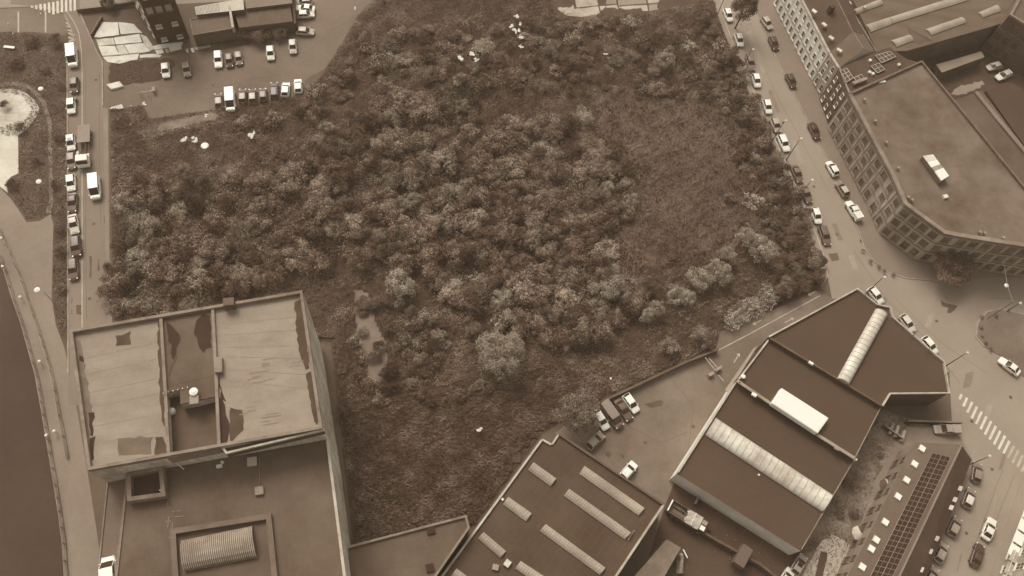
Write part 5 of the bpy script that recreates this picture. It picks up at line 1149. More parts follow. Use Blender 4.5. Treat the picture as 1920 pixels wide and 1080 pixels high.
# billboard-like slabs, bench, planters
for q, lab in (([(199,158),(224,152),(231,161),(208,167)], 'pale slab wall panel lying at the dirt car park entrance, upper one'), ([(203,202),(228,195),(232,203),(206,205)], 'pale pointed slab at the dirt car park entrance, lower one')):
    mb = MB(); mb.prism(PL(q, .5), .02, .5); tag(mb.build('concrete_block', white_d, bevel=.04), lab, 'concrete block')
c = P(19, 91); r = thing('bench', 'white slab bench on the dark lawn near the left edge', 'bench', (c.x, c.y, 0)); mb = MB(); mb.box((c.x, c.y, .45), (2.2, .6, .12), -.05); mb.build('seat', white_m, r)
for s in (-.9, .9): mb = MB(); mb.box((c.x+s, c.y, .2), (.15, .5, .4)); mb.build('leg', metal_d, r)
for (x, y), lab in (((1663,911), 'round parasol against the solar house wall, upper one'), ((1612,1000), 'round pale parasol against the solar house wall, lower one')):
    c = P(x, y, 2.3); r = thing('parasol', lab, 'parasol', (c.x, c.y, 0)); mb = MB(); mb.tube((c.x, c.y, 0), (c.x, c.y, 2.5), .04); mb.build('pole', metal_l, r)
    n = 8; R_p = 1.35
    for i in range(n):
        a0_, a1_ = 2*math.pi*i/n, 2*math.pi*(i+1)/n; mb = MB()
        mb.add([(c.x, c.y, 2.75), (c.x+R_p*math.cos(a0_), c.y+R_p*math.sin(a0_), 2.15), (c.x+R_p*math.cos(a1_), c.y+R_p*math.sin(a1_), 2.15)], [(0, 1, 2)]); mb.build('panel', (mat('parasol_pale', 150, 200), mat('parasol_dark', 64, 84))[1 if (i in (2, 3, 4) if x > 1630 else i in (0, 1)) else 0], r)
c = P(1275, 1055, 1); r = thing('covered_heap', 'pale crumpled cover hanging beside the mossy shed', 'tarpaulin', (c.x, c.y, 0)); mb = MB(); rnd = random.Random(9)
for i in range(7):
    for j in range(5): u, v = i/6, j/4; mb.v.append((c.x-.5+1.2*v+rnd.uniform(-.1, .1)+.3*u, c.y-1.6+3.2*u+rnd.uniform(-.1, .1), .1+1.6*math.sin(math.pi*v)*(.5+.5*math.sin(math.pi*u))+rnd.uniform(-.08, .08)))
for i in range(6):
    for j in range(4): mb.f.append((i*5+j, i*5+j+1, (i+1)*5+j+1, (i+1)*5+j)); mb.mi.append(0)
mb.build('cover', mat('pale_cover', 130, 180, s1=2), r)
mb = MB(); a, b = P(1281, 1030, 1), P(1289, 1046, 1); mb.tube((a.x, a.y, 1), (b.x, b.y, 1), .12); tag(mb.build('white_beam', white_m), 'short white beam beside the mossy shed corner', 'beam')
# ladders / slabs in the yard behind the pickup
for k, (x, y) in enumerate(((1672,803),(1682,808),(1694,817))):
    c = P(x, y, .8); mb = MB(); mb.box((c.x, c.y, .45), (.55, 2.4, .8), -.5); tag(mb.build('stacked_slab', (pave_l, conc2, conc2)[k], bevel=.04), 'pale %s slab leaning in the yard behind the pickup' % ('left', 'middle', 'right')[k], 'slab', 'slabs in the small yard')
# scattered pale rubbish
RB = [((347,267),.75,'left one of the two white rubbish heaps below the bare soil'),((368,267),.85,'right one of the two white rubbish heaps below the bare soil'),((472,259),.9,'white rubbish heap right of the bare soil'),((898,810),.55,'lone white bag in the low scrub above the skylit warehouse'),((1135,106),.55,'small white scrap in the upper scrub'),((966,38),.8,'top piece of the white rubbish trail in the upper scrub'),((957,55),.7,'left piece of the white rubbish trail'),((968,62),.9,'middle piece of the white rubbish trail'),((976,52),.6,'right piece of the white rubbish trail'),((974,74),.8,'lower piece of the white rubbish trail'),((975,92),.6,'lowest piece of the white rubbish trail'),((862,116),.9,'left pale heap of the rubbish by the upper bushes'),((885,108),.8,'upper pale heap of the rubbish by the upper bushes'),((893,118),.7,'right pale heap of the rubbish by the upper bushes'),((1321,13),.6,'white scrap beside the top of the wasteland pavement'),((1310,5),.4,'tiny white scrap at the top edge by the street'),((1144,713),.4,'small white scrap above the works yard wall'),((243,232),.35,'tiny white scrap in the top left corner of the wasteland'),((390,222),.5,'white post-like scrap below the parked vans'),((666,22),.5,'white bollard stump where the dirt car park meets the scrub'),((218,222),.4,'pale scrap beside the pointed slab'),((271,192),.5,'pale splinter beside the barrier frame'),((243,195),.4,'thin pale strip on the entrance ground'),((72,25),.4,'pale scrap near the car park bay lines'),((12,43),.4,'pale round stone at the left edge of the car park'),((23,62),.35,'pale stone near the corner of the bay lines')]
for k, ((x, y), s, lab) in enumerate(RB):
    rnd = random.Random(k); c = P(x, y, .5); mb = MB(); zz = 1.5 if 600 < x < 1300 or 330 < x < 480 else .15
    for q in range(4 if s > .45 else 1):
        ox, oy = rnd.uniform(-.7, .7)*s, rnd.uniform(-.7, .7)*s; n = rnd.choice((4, 5, 6)); sq = rnd.uniform(.55, 1.5); prof = [(.5*s*rnd.uniform(.6, 1), 0), (.55*s*rnd.uniform(.6, 1), .08*s), (.3*s, .16*s*rnd.uniform(.8, 1.6)), (.1*s, .2*s)]
        k0 = len(mb.v); mb.lathe((c.x+ox, c.y+oy, zz), prof, n)
        for i in range(k0, len(mb.v)): v = mb.v[i]; mb.v[i] = (c.x+ox+(v[0]-c.x-ox)*sq+rnd.uniform(-.16, .16)*s, c.y+oy+(v[1]-c.y-oy)/sq+rnd.uniform(-.16, .16)*s, v[2]+rnd.uniform(-.06, .06)*s)
    tag(mb.build('rubbish_heap', rubble), lab, 'rubbish')
c = P(392, 292); r = thing('satellite_dish', 'round white dish on a thin stem standing in the scrub', 'dish', (c.x, c.y, 0)); mb = MB(); mb.tube((c.x, c.y, 0), (c.x, c.y, 3.0), .05); mb.build('stem', metal_l, r)
mb = MB(); mb.lathe((c.x, c.y, 3.0), [(.1, 0), (.75, .35), (.8, .4), (.3, .2)], 14); mb.build('dish', white_m, r, smooth=True)
c = P(628, 152); r = thing('warning_sign', 'white triangular sign at the edge of the scrub beside the dirt car park', 'sign', (c.x, c.y, 0)); mb = MB(); mb.tube((c.x, c.y, 0), (c.x, c.y, 1.0), .05); mb.build('post', metal_l, r)
mb = MB(); mb.add([(c.x-.65, c.y-.35, .9), (c.x+.65, c.y-.35, .9), (c.x, c.y+.4, 1.9), (c.x-.65, c.y-.4, .88), (c.x+.65, c.y-.4, .88), (c.x, c.y+.35, 1.9)], [(0, 2, 1), (3, 4, 5), (0, 1, 4, 3), (1, 2, 5, 4), (2, 0, 3, 5)]); mb.build('panel', white_m, r)

# ---- people on foot: one continuous body each, hair, coat
def person(px, py, z, face, label, coat, legs, step=.22):
    c = P(px, py, z+.9); r = thing('person', label, 'person', (c.x, c.y, z), face)
    J = [(0,0,.95),(0,0,1.15),(0,0,1.38),(0,0,1.5),(.02,0,1.62),(.03,0,1.72), (0,.1,.9),(step,.1,.5),(step*.8,.1,.08),(step*.8+.17,.1,.04), (0,-.1,.9),(-step*.4,-.1,.5),(-step*1.3,-.1,.1),(-step*1.3+.17,-.1,.05),
         (0,.19,1.4),(-.06,.25,1.14),(.06,.26,.92),(.1,.26,.82), (0,-.19,1.4),(.08,-.25,1.14),(.22,-.25,.95),(.27,-.25,.86)]
    E_ = [(0,1),(1,2),(2,3),(3,4),(4,5),(0,6),(6,7),(7,8),(8,9),(0,10),(10,11),(11,12),(12,13),(2,14),(14,15),(15,16),(16,17),(2,18),(18,19),(19,20),(20,21)]
    Rr = [.15,.14,.15,.06,.1,.085, .1,.065,.045,.04, .1,.065,.045,.04, .07,.05,.035,.045, .07,.05,.035,.045]
    me = bpy.data.meshes.new('body'); me.from_pydata(J, E_, []); o = bpy.data.objects.new('body', me); COL.objects.link(o); o.parent = r
    md = o.modifiers.new('skin', 'SKIN'); 
    sv = me.skin_vertices[0].data if me.skin_vertices else None
    if sv is None:
        bpy.context.view_layer.objects.active = o; sv = me.skin_vertices[0].data
    for v, q in zip(sv, Rr): v.radius = (q, q)
    sv[0].use_root = True
    sd = o.modifiers.new('sub', 'SUBSURF'); sd.levels = 1; sd.render_levels = 1; me.materials.append(legs)
    mb = MB(); mb.lathe((0, 0, .78), [(.19, 0), (.2, .12), (.19, .4), (.22, .6), (.12, .72)], 10); local(r, 'coat', mb, coat)
    mb = MB(); mb.lathe((.0, 0, 1.62), [(.11, 0), (.125, .06), (.1, .14), (.03, .17)], 10); local(r, 'hair', mb, metal_d)
    return r
try:
    dk = mat('dark_cloth', 50, 62, coord='obj'); md_ = mat('grey_cloth', 92, 110, coord='obj')
    person(1480, 334, .13, 1.9, 'person in dark coat walking on the pavement beside the upper long dark saloon', dk, dk)
    person(1501, 375, .13, -1.2, 'person in grey coat on the pavement beside the lower long dark saloon', md_, dk)
    person(720, 5, .05, .4, 'person in dark clothes at the top edge where the dirt lot meets the scrub', dk, dk)
except RuntimeError: pass
# ================================================================== VEGETATION
def leaf_mesh(name, cen, nor, size, mt, aspect=1.5, rng=None, axis=None, f=.62):
    """many small leaf faces: cen (n,3), nor (n,3), size (n)"""
    rng = rng or RNG; n = len(cen); nor = nor/np.maximum(1e-6, np.linalg.norm(nor, axis=1))[:, None]
    a = rng.normal(size=(n, 3)); u = np.cross(nor, a); u /= np.maximum(1e-6, np.linalg.norm(u, axis=1))[:, None]; v = np.cross(nor, u)
    if axis is not None:
        u = np.array(axis)+rng.normal(size=(n, 3))*.35; u -= nor*(u*nor).sum(1)[:, None]; u /= np.maximum(1e-6, np.linalg.norm(u, axis=1))[:, None]; v = np.cross(nor, u)
    s = size[:, None]
    V = np.stack([cen-u*s*.5, cen-v*s*.5*f+nor*s*.08, cen+u*s*.5, cen+v*s*.5*f+nor*s*.08], 1).reshape(-1, 3)
    me = bpy.data.meshes.new(name); me.vertices.add(4*n); me.vertices.foreach_set('co', V.astype(np.float32).ravel())
    me.loops.add(4*n); me.loops.foreach_set('vertex_index', np.arange(4*n, dtype=np.int32)); me.polygons.add(n)
    me.polygons.foreach_set('loop_start', np.arange(0, 4*n, 4, dtype=np.int32)); 
    me.update(calc_edges=True); me.materials.append(mt); return me
def crown(kind, R, H, n, seed, mt, size=.26):
    """leafy lobes round an uneven crown; local origin at the foot"""
    rng = np.random.default_rng(seed); C = []; N = []
    if kind == 'bush': nl, zf = 19, .5
    elif kind == 'round': nl, zf = 26, .5
    elif kind == 'willow': nl, zf = 7, .5
    else: nl, zf = 14, .5
    lobes = []
    if kind in ('round', 'willow'):      # one compact domed crown made of many small tufts
        m = 64 if kind == 'round' else 30
        for i in range(m):
            a = rng.uniform(0, 2*math.pi); u = rng.uniform(-.25, 1); q = math.sqrt(max(0, 1-u*u)); k = rng.uniform(.72, .9)*(1+.12*math.sin(3*a+seed))
            lobes.append((R*k*q*math.cos(a), R*k*q*math.sin(a), H*.56+H*.38*u*k, R*rng.uniform(.16, .27)*(1 if kind == 'round' else 1.25), R*.2*(1 if kind == 'round' else 1.7)))
        lobes += [(0, 0, H*.55, R*.62, H*.3)]; nl = 0
    for i in range(nl):
        a = rng.uniform(0, 2*math.pi); rr = R*math.sqrt(rng.uniform(0, 1))*(.86 if kind == 'bush' else .72); 
        z = H*(zf+.32*math.cos(min(1, rr/R)*math.pi/2)*rng.uniform(.6, 1.1)); lr = R*(rng.uniform(.14, .4) if kind != 'round' else rng.uniform(.2, .34))
        lobes.append((rr*math.cos(a), rr*math.sin(a), z, lr, lr*(.8 if kind != 'willow' else 1.3)))
    w_ = np.array([l[3]**2 for l in lobes]); w_ /= w_.sum(); cnt = rng.multinomial(n, w_)
    for (x, y, z, lr, lz), k in zip(lobes, cnt):
        d = rng.normal(size=(k, 3)); d[:, 2] = np.abs(d[:, 2])*1.1-.35; d /= np.linalg.norm(d, axis=1)[:, None]
        ph = rng.uniform(0, 6, 3); bump = 1+.28*np.sin(5*d[:, 0]+ph[0])*np.sin(5*d[:, 1]+ph[1])+.16*np.sin(11*d[:, 2]+9*d[:, 0]+ph[2])
        rad = (lr*rng.uniform(.72, 1.12, k)*(bump if kind == 'bush' else 1))[:, None]; p = np.array([x, y, z])+d*rad*np.array([1, 1, lz/lr])
        C.append(p); N.append(d+rng.normal(size=(k, 3))*.6+np.array([0, 0, .3]))
    # hanging and spray leaves break the outline
    k = n//6 if kind == 'bush' else n//40; a = rng.uniform(0, 2*math.pi, k); rr = R*rng.uniform(.2, 1.25, k)*(1+.2*np.sin(3*a+seed)+.12*np.sin(7*a)); z = H*np.clip(.78-.5*(rr/R)**1.5+rng.normal(size=k)*.12, .08, 1)
    C.append(np.stack([rr*np.cos(a), rr*np.sin(a), z], 1)); N.append(rng.normal(size=(k, 3))+np.array([0, 0, .6]))
    C = np.concatenate(C); N = np.concatenate(N); C[:, 2] = np.maximum(.05, C[:, 2])
    return leaf_mesh('crown', C, N, rng.uniform(.7, 1.35, len(C))*size, mt, rng=rng)
def trunk(R, H, seed, limbs=4, r0=.12):
    rnd = random.Random(seed); mb = MB(); p = Vector((0, 0, -.2)); q = Vector((rnd.uniform(-.15, .15), rnd.uniform(-.15, .15), H*.38)); mb.tube(p, q, r0, r0*.7, 6)
    for i in range(limbs):
        a = 2*math.pi*i/limbs+rnd.uniform(-.4, .4); e = Vector((math.cos(a)*R*.6, math.sin(a)*R*.6, H*rnd.uniform(.6, .8))); m_ = q.lerp(e, .5)+Vector((0, 0, .2)); mb.tube(q, m_, r0*.55, r0*.4, 5); mb.tube(m_, e, r0*.4, r0*.12, 5)
    return mb.mesh('trunk', bark)
PROTO = {}
def proto(key, kind, R, H, n, mt, var, size=.26, r0=.1):
    if key not in PROTO: PROTO[key] = [(crown(kind, R, H, n, hash_(key)+i, mt, size), trunk(R, H, i, 5 if kind == 'round' else 4, r0), R, H) for i in range(var)]
    return PROTO[key]
def hash_(s): return sum(ord(c)*(i+3) for i, c in enumerate(s))*7
def plant(name, key, px, py, h, label, cat, group=None, R=None, rnd=random, hat=.6):
    """crown middle seen at (px,py); R = crown radius in metres"""
    pr = PROTO[key]; cm, tm, R0, H0 = pr[rnd.randrange(len(pr))]; c = P(px, py, h*hat); sx = (R or R0)/R0; sz = h/H0
    g = thing(name, label, cat, (c.x, c.y, 0.1), rnd.uniform(0, 6.28), group)
    a = bpy.data.objects.new('crown', cm); COL.objects.link(a); a.parent = g; a.scale = (sx, sx*rnd.uniform(.88, 1.12), sz)
    b = bpy.data.objects.new('trunk', tm); COL.objects.link(b); b.parent = g; b.scale = (sx, sx, sz)
    return g
proto('bushA', 'bush', 2.4, 3.8, 3400, leaf_a, 7, .2); proto('bushB', 'bush', 2.2, 3.6, 3200, leaf_b, 4, .19); proto('bushC', 'bush', 2.4, 3.4, 3200, leaf_c, 4, .21)
proto('willow', 'willow', 2.0, 4.2, 3600, leaf_w, 3, .17); proto('big', 'round', 4.0, 6.5, 13000, leaf_t, 1, .2, .22); proto('yard', 'round', 4.0, 6.5, 10000, leaf_t2, 1, .22, .22); proto('round', 'round', 4.0, 6.0, 6000, leaf_a, 1, .22, .22); proto('tall', 'round', 3.5, 9.0, 9000, leaf_c, 2, .24, .22)
proto('low', 'bush', 1.3, 1.6, 600, leaf_a, 4, .2, .05); proto('lowB', 'bush', 1.2, 1.5, 600, leaf_b, 2, .2, .05)
rt = random.Random(21)
# ---- trees that stand out
S = [('broad_tree','big',940,662,7.0,4.4,'big round pale tree alone at the lower edge of the thicket','tree'),
 ('broad_tree','yard',1083,772,6.5,4.0,'round dark tree overhanging the end of the yard wall','tree'),
 ('broad_tree','tall',1786,497,6.5,4.4,'brown spreading tree against the factory bend','tree'),
 ('overhanging_tree','tall',1396,14,11.0,3.3,'dark tall slender tree leaning into the top of the street','tree'),
 ('pale_bush','willow',750,533,4.5,3.0,'pale bushy tree beside the top of the bare track','bush'),
 ('pale_bush','willow',1247,112,4.5,2.3,'pale upright bush standing out in the upper scrub','bush'),
 ('pale_bush','bushB',1090,218,4.0,2.6,'pale bush at the upper left edge of the reeds','bush'),
 ('pale_bush','bushB',880,350,4.4,2.4,'pale-topped bush in the middle of the thicket','bush'),
 ('pale_bush','bushB',790,192,4.0,2.8,'pale bush crown at the upper edge of the thicket','bush'),
 ('pale_bush','bushB',1368,372,2.6,1.3,'small pale bush on the right side of the reeds','bush'),
 ('willow_shrub','willow',1346,510,4.6,2.6,'feathery willow shrub, rightmost of the row below the reeds','shrub'),
 ('willow_shrub','willow',1313,522,4.4,2.4,'feathery willow shrub, second from the right below the reeds','shrub'),
 ('willow_shrub','willow',1266,552,4.2,2.0,'feathery willow shrub in the middle of the row below the reeds','shrub'),
 ('willow_shrub','willow',1290,560,3.8,1.6,'small feathery willow shrub tucked below the middle of the row','shrub'),
 ('willow_shrub','willow',1232,578,3.8,1.7,'feathery willow shrub, second from the left below the reeds','shrub'),
 ('willow_shrub','willow',1214,592,3.6,1.4,'leftmost feathery willow shrub below the reeds','shrub'),
 ('willow_shrub','willow',1364,478,4.4,2.0,'feathery willow shrub standing above the row at the reed corner','shrub'),
 ('willow_shrub','willow',1430,468,5.0,2.8,'soft grey willow shrub nearest to the street bend','shrub'),
 ('willow_shrub','willow',1400,448,4.8,2.4,'soft grey willow shrub left of the one nearest the street bend','shrub'),
 ('round_shrub','bushB',1313,628,3.4,1.9,'round pale shrub at the end of the white centre line','shrub'),
 ('round_shrub','bushB',1326,648,2.8,1.3,'small pale shrub hanging over the end of the yard wall','shrub'),
 ('round_shrub','bushB',1255,650,3.2,1.9,'pale shrub above the yard wall','shrub'),
 ('round_shrub','bushB',715,160,3.8,2.6,'tall pale shrub clump by the upper scrub hollow','shrub'),
 ('round_shrub','bushB',745,175,3.4,2.2,'pale shrub right of the tall clump by the upper scrub hollow','shrub'),
 ('round_shrub','bushB',1156,598,3.6,2.0,'pale shrub at the lower right of the thicket','shrub'),
 ('round_shrub','bushB',1105,440,3.8,2.0,'pale shrub where the thicket meets the reeds','shrub'),
 ('round_shrub','bushB',1140,352,3.2,1.6,'small pale shrub at the left side of the reeds','shrub'),
 ('round_shrub','bushB',1186,375,3.0,1.7,'pale shrub reaching into the left side of the reeds','shrub')]
for nm, key, x, y, h, R, lab, cat in S: plant(nm, key, x, y, h, lab, cat, None, R, rt)
used = [(P2(x, y, h*.5), R*(2.0 if 'tree' in _nm else 1.5)) for _nm, _k, x, y, h, R, _l, _c in S]
used += [(P2(*p_, 1.5), 2.2) for p_, s_, _l in RB if s_ > .5]
FND = PL([(1030,-8),(1310,-14),(1310,10),(1255,18),(1215,28),(1150,31),(1085,38),(1050,34),(1036,20)])
# ---- the thicket and the scattered scrub
Z1 = [(214,420),(240,380),(330,330),(430,320),(480,300),(560,290),(600,260),(690,215),(760,190),(850,195),(900,240),(1000,240),(1080,225),(1130,270),(1190,330),(1190,390),(1150,430),(1160,480),(1220,540),(1200,600),(1130,640),(1050,650),(960,630),(900,600),(820,545),(750,500),(660,500),(560,520),(480,560),(340,600),(216,610)]
Z2 = [(690,60),(1320,40),(1380,150),(1440,280),(1500,430),(1525,510),(1440,500),(1380,300),(1330,190),(1180,190),(900,170),(720,150),(640,190),(600,240),(480,260),(430,240),(560,190),(620,150)]
Z3 = [(640,560),(720,560),(800,560),(900,620),(960,700),(900,760),(760,760),(640,800)]
MARKS = [((230,520),'beside the riverside road above the mill corner'),((230,400),'beside the riverside road opposite the dark parked cars'),((230,300),'beside the riverside road opposite the moving van'),((370,290),'near the white dish'),((470,280),'near the white heap right of the bare soil'),((560,200),'below the parked cars of the dirt car park'),((340,590),'behind the left half of the mill roof'),((500,540),'behind the right half of the mill roof'),((640,480),'left of the bare track'),((750,533),'around the pale bushy tree by the track'),((700,720),'at the lower end of the bare track'),((660,110),'along the edge of the dirt car park'),((715,160),'by the tall pale shrub clump'),((790,192),'around the pale crown at the thicket top'),((965,60),'around the white rubbish trail'),((880,115),'around the pale rubbish by the upper bushes'),((1135,106),'around the small white scrap'),((1247,112),'around the pale upright bush'),((1180,30),'along the pale concrete foundation'),((1090,218),'at the upper left edge of the reeds'),((1360,180),'at the upper right edge of the reeds'),((1430,300),'beside the pavement opposite the dark saloons'),((1368,372),'on the right side of the reeds'),((1500,450),'in the bend of the wasteland pavement'),((1500,520),'above the bramble heap'),((1186,375),'at the left side of the reeds'),((1150,500),'below the left side of the reeds'),((880,350),'around the pale-topped bush'),((620,330),'in the left middle of the thicket'),((760,420),'in the centre of the thicket'),((1000,300),'in the upper right of the thicket'),((1000,450),'right of the thicket centre'),((1000,560),'in the lower right of the thicket'),((860,520),'in the lower middle of the thicket'),((940,662),'around the big round pale tree'),((1120,640),'at the lower edge above the yard wall'),((430,430),'in the lower left of the thicket'),((560,430),'left of the thicket centre'),((400,350),'in the upper left of the thicket')]
MARKW = [(Vector(P2(*p, 2)), t_) for p, t_ in MARKS]
def where(lab, x, y, R):
    kind = lab.split(' in the ')[0].split(' around ')[0]; m_ = min(MARKW, key=lambda q: (q[0]-Vector((x, y))).length)[1]
    if 'bush' in kind and 'low' not in kind: kind = ('broad ' if R > 2.5 else 'small ' if R < 1.8 else '')+kind
    return kind+' '+m_
def scatter(zone, n, dmin, keys, hr, Rr, name, cat, labels, group, tries=6000, avoid=None, cap=None):
    pl = PL(zone); a = np.array(pl); x0, y0 = a.min(0); x1, y1 = a.max(0); cnt = 0
    for _ in range(tries):
        if cnt >= n: break
        x, y = rt.uniform(x0, x1), rt.uniform(y0, y1)
        if not inside((x, y), pl) or inside((x, y-1.2), FND): continue
        R = rt.uniform(*Rr); 
        if any((x-q[0][0])**2+(y-q[0][1])**2 < (dmin*(q[1]+R))**2 for q in used): continue
        h = rt.uniform(*hr); key = rt.choice(keys); pr = PROTO[key]; k = rt.randrange(len(pr)); cm, tm, R0, H0 = pr[k]
        pale = key in ('bushB', 'lowB', 'willow')
        g = thing(name, where(labels[1 if pale else (2 if key == 'bushC' and len(labels) > 2 else 0)], x, y, R), cat, (x, y, .1), rt.uniform(0, 6.28), group); used.append(((x, y), R)); cnt += 1
        o = bpy.data.objects.new('crown', cm); COL.objects.link(o); o.parent = g; o.scale = (R/R0, R/R0*rt.uniform(.85, 1.15), h/H0)
        o = bpy.data.objects.new('trunk', tm); COL.objects.link(o); o.parent = g; o.scale = (R/R0, R/R0, h/H0)
    return cnt
T1 = ['bushA']*7+['bushB']*2+['bushC']*2
nA = scatter(Z1, 290, .42, T1, (2.6, 4.8), (1.4, 3.3), 'thicket_bush', 'bush', ['brown leafy bush in the dense thicket filling the wasteland', 'pale grey leafy bush in the dense thicket filling the wasteland', 'dark leafy bush in the dense thicket filling the wasteland'], 'bushes of the dense thicket')
nB = scatter(Z2, 190, .5, ['bushA', 'low', 'low', 'bushC', 'bushC', 'lowB'], (1.2, 3.0), (1.0, 2.5), 'scrub_bush', 'bush', ['brown low bush in the scrub along the top and the street side', 'pale low bush in the scrub along the top and the street side', 'dark low bush in the scrub along the top and the street side'], 'scattered bushes of the upper scrub')
E1 = [(1350,70),(1375,110),(1400,168),(1430,240),(1462,312),(1500,402),(1538,500),(1538,535),(1450,560),(1440,500),(1420,380),(1370,200),(1330,110)]
nC = scatter(E1, 60, .55, ['bushA', 'bushC', 'bushC'], (1.8, 3.4), (1.2, 2.0), 'border_bush', 'bush', ['brown bush in the strip along the wasteland pavement', 'pale bush in the strip along the wasteland pavement', 'dark bush in the strip along the wasteland pavement'], 'bushes along the wasteland pavement')
nD = scatter(Z3, 45, .62, ['bushA', 'low', 'lowB', 'bushC'], (1.2, 2.6), (.8, 1.7), 'clearing_bush', 'bush', ['brown bush around the bare track', 'pale bush around the bare track', 'dark bush around the bare track'], 'bushes around the bare track')
# bushes outside the wasteland
for k, (x, y, key, h, R, lab) in enumerate([(208,8,'bushC',2.5,1.3,'dark bush above the wall at the top left, right one'),(196,6,'bushC',2.2,1.0,'dark bush above the wall at the top left, left one'),(455,62,'bushC',2.2,1.9,'dark bush below the corrugated shed, left one'),(490,66,'bushC',2.4,2.2,'dark bush below the corrugated shed, middle one'),(525,60,'bushC',2.2,1.9,'dark bush below the corrugated shed, right one'),(105,72,'bushA',2.2,1.4,'brown bush beside the top of the riverside verge'),(112,470,'bushC',1.6,1.1,'dark verge bush beside the two dark parked cars'),(114,540,'lowB',1.4,.9,'pale verge bush above the lowest lamp post'),(112,430,'low',1.3,.9,'small verge bush above the dark parked cars'),(102,345,'low',1.2,.9,'small verge bush by the middle lamp post'),(20,345,'bushC',1.6,1.1,'dark shrub at the corner of the white plaza'),(8,195,'bushC',1.6,.9,'dark shrub on the upper rim of the round plaza'),(38,240,'bushC',1.6,1.0,'dark shrub on the lower rim of the round plaza'),(204,545,'low',1.3,1.0,'brown bush overhanging the riverside road edge'),(60,78,'bushC',1.5,1.3,'dark bush on the upper lawn edge, left of the verge'),(30,120,'bushC',1.2,1.4,'dark low bush on the lawn below the white bench'),(85,130,'low',1.2,1.2,'brown low bush on the lawn above the curved path'),(112,160,'low',1.2,1.0,'brown verge bush level with the dark small hatchback'),(112,260,'low',1.1,.9,'brown verge bush level with the sunroof car'),(66,300,'low',1.0,1.0,'brown low bush on the lawn right of the white plaza'),(1650,845,'low',1.2,1.0,'brown bush in the weedy yard beside the leaning slabs'),(1590,905,'low',1.2,1.2,'brown bush at the foot of the middle warehouse'),(1575,960,'lowB',1.0,1.0,'pale bush in the weedy yard beside the paned rooflight'),(1600,960,'bushC',1.3,1.1,'dark bush in the middle of the weedy yard'),(1905,75,'bushA',2.5,1.4,'brown bush below the corner tower block'),(1760,75,'bushC',2.2,1.8,'dark bush in the shaded court behind the north shed'),(1800,70,'bushA',1.8,1.6,'brown bush in the shaded court behind the north shed'),(1490,1020,'low',1.6,1.2,'brown bush at the foot of the pale south wall')]):
    plant('garden_bush', key, x, y, h, lab, 'bush', None, R, rt)
for x, y in ((1618,470),(1632,490),(1648,500),(1658,508),(1675,514),(1840,594),(1840,612),(1842,628),(1848,642),(1868,592),(1858,655)):
    plant('kerb_shrub', 'low', x, y, .7, 'small shrub planted along a kerb by the junction', 'shrub', 'shrubs along the kerbs', .45, rt)
# ---- leafy undergrowth, bramble heap, reeds, verge grass: uncountable
def undergrowth(name, poly, dens, size, hfun, mt, holes=(), seed=5, up=.9, z0=None, axis=None, f=.62):
    rng = np.random.default_rng(seed); a = np.array(poly); x0, y0 = a.min(0); x1, y1 = a.max(0); n = int((x1-x0)*(y1-y0)*dens)
    p = np.stack([rng.uniform(x0, x1, n), rng.uniform(y0, y1, n)], 1); k = inside_np(p, poly)
    for h in holes: k &= ~inside_np(p, h)
    p = p[k]; z = (lot_z(p[:, 0], p[:, 1]) if z0 is None else z0)+hfun(p[:, 0], p[:, 1], rng)
    # slope of the leafy surface tilts the leaves, so clumps catch the light
    e = .25; 
    gx = (hfun(p[:, 0]+e, p[:, 1], None)-hfun(p[:, 0]-e, p[:, 1], None))/(2*e); gy = (hfun(p[:, 0], p[:, 1]+e, None)-hfun(p[:, 0], p[:, 1]-e, None))/(2*e)
    nor = np.stack([-gx*1.0, -gy*1.0, np.ones(len(p))*up], 1)+rng.normal(size=(len(p), 3))*.38
    me = leaf_mesh(name, np.column_stack([p, z]), nor, rng.uniform(.6, 1.4, len(p))*size, mt, rng=rng, axis=axis, f=f)
    o = bpy.data.objects.new(name, me); COL.objects.link(o); return tag(o, None, None, None, 'stuff'), len(p)
REED = PL([(1140,205),(1200,190),(1330,195),(1375,250),(1400,330),(1440,400),(1470,470),(1400,440),(1340,470),(1290,500),(1180,510),(1150,480),(1160,430),(1200,390),(1195,330),(1140,270)])
REED2 = PL([(870,150),(900,180),(905,230),(870,240),(800,225),(790,200),(830,170)])
TRACK = PL([(664,545),(690,548),(702,600),(722,640),(728,680),(712,718),(690,712),(690,690),(672,640),(664,590)])
BARE = PL([(290,228),(350,216),(400,206),(422,215),(410,232),(380,238),(340,248),(290,258)])
def hU(x, y, rng):
    k = np.clip(.55+.9*fbm(x, y, 7, .06, 2), .25, 1.3)
    b = .25+k*(1.5*np.maximum(0, fbm(x, y, 2, .5, 3)+.3)+.75*np.maximum(0, fbm(x, y, 3, 1.5, 2)))
    return b if rng is None else b*rng.uniform(.5, 1.08, len(x))
def hLow(x, y, rng):
    b = .15+.3*np.maximum(0, fbm(x, y, 4, .8, 3)+.2)
    return b if rng is None else b*rng.uniform(.3, 1.1, len(x))
LE = inset(LOTW, .35)
GZ = PL([(640,760),(1020,690),(1120,700),(1110,750),(1010,815),(890,980),(664,1030)])
o, n1 = undergrowth('undergrowth', LE, 34, .26, hU, leaf_u, (TRACK, FND, inset(BARE, .9), GZ, inset(REED, 3.5))); o['label'] = 'brown leafy undergrowth covering the wasteland'
def hT(x, y, rng):
    b = 1.0+1.5*np.maximum(0, fbm(x, y, 12, .42, 4)+.35)
    return b if rng is None else b*(1-.5*rng.uniform(0, 1, len(x))**2)
o, n14 = undergrowth('thicket_understorey', jitter(inset(PL(Z1), 1.0), 1.5, 3), 30, .22, hT, leaf_a, (TRACK,), seed=31); o['label'] = 'leafy growth filling the gaps of the dense thicket'
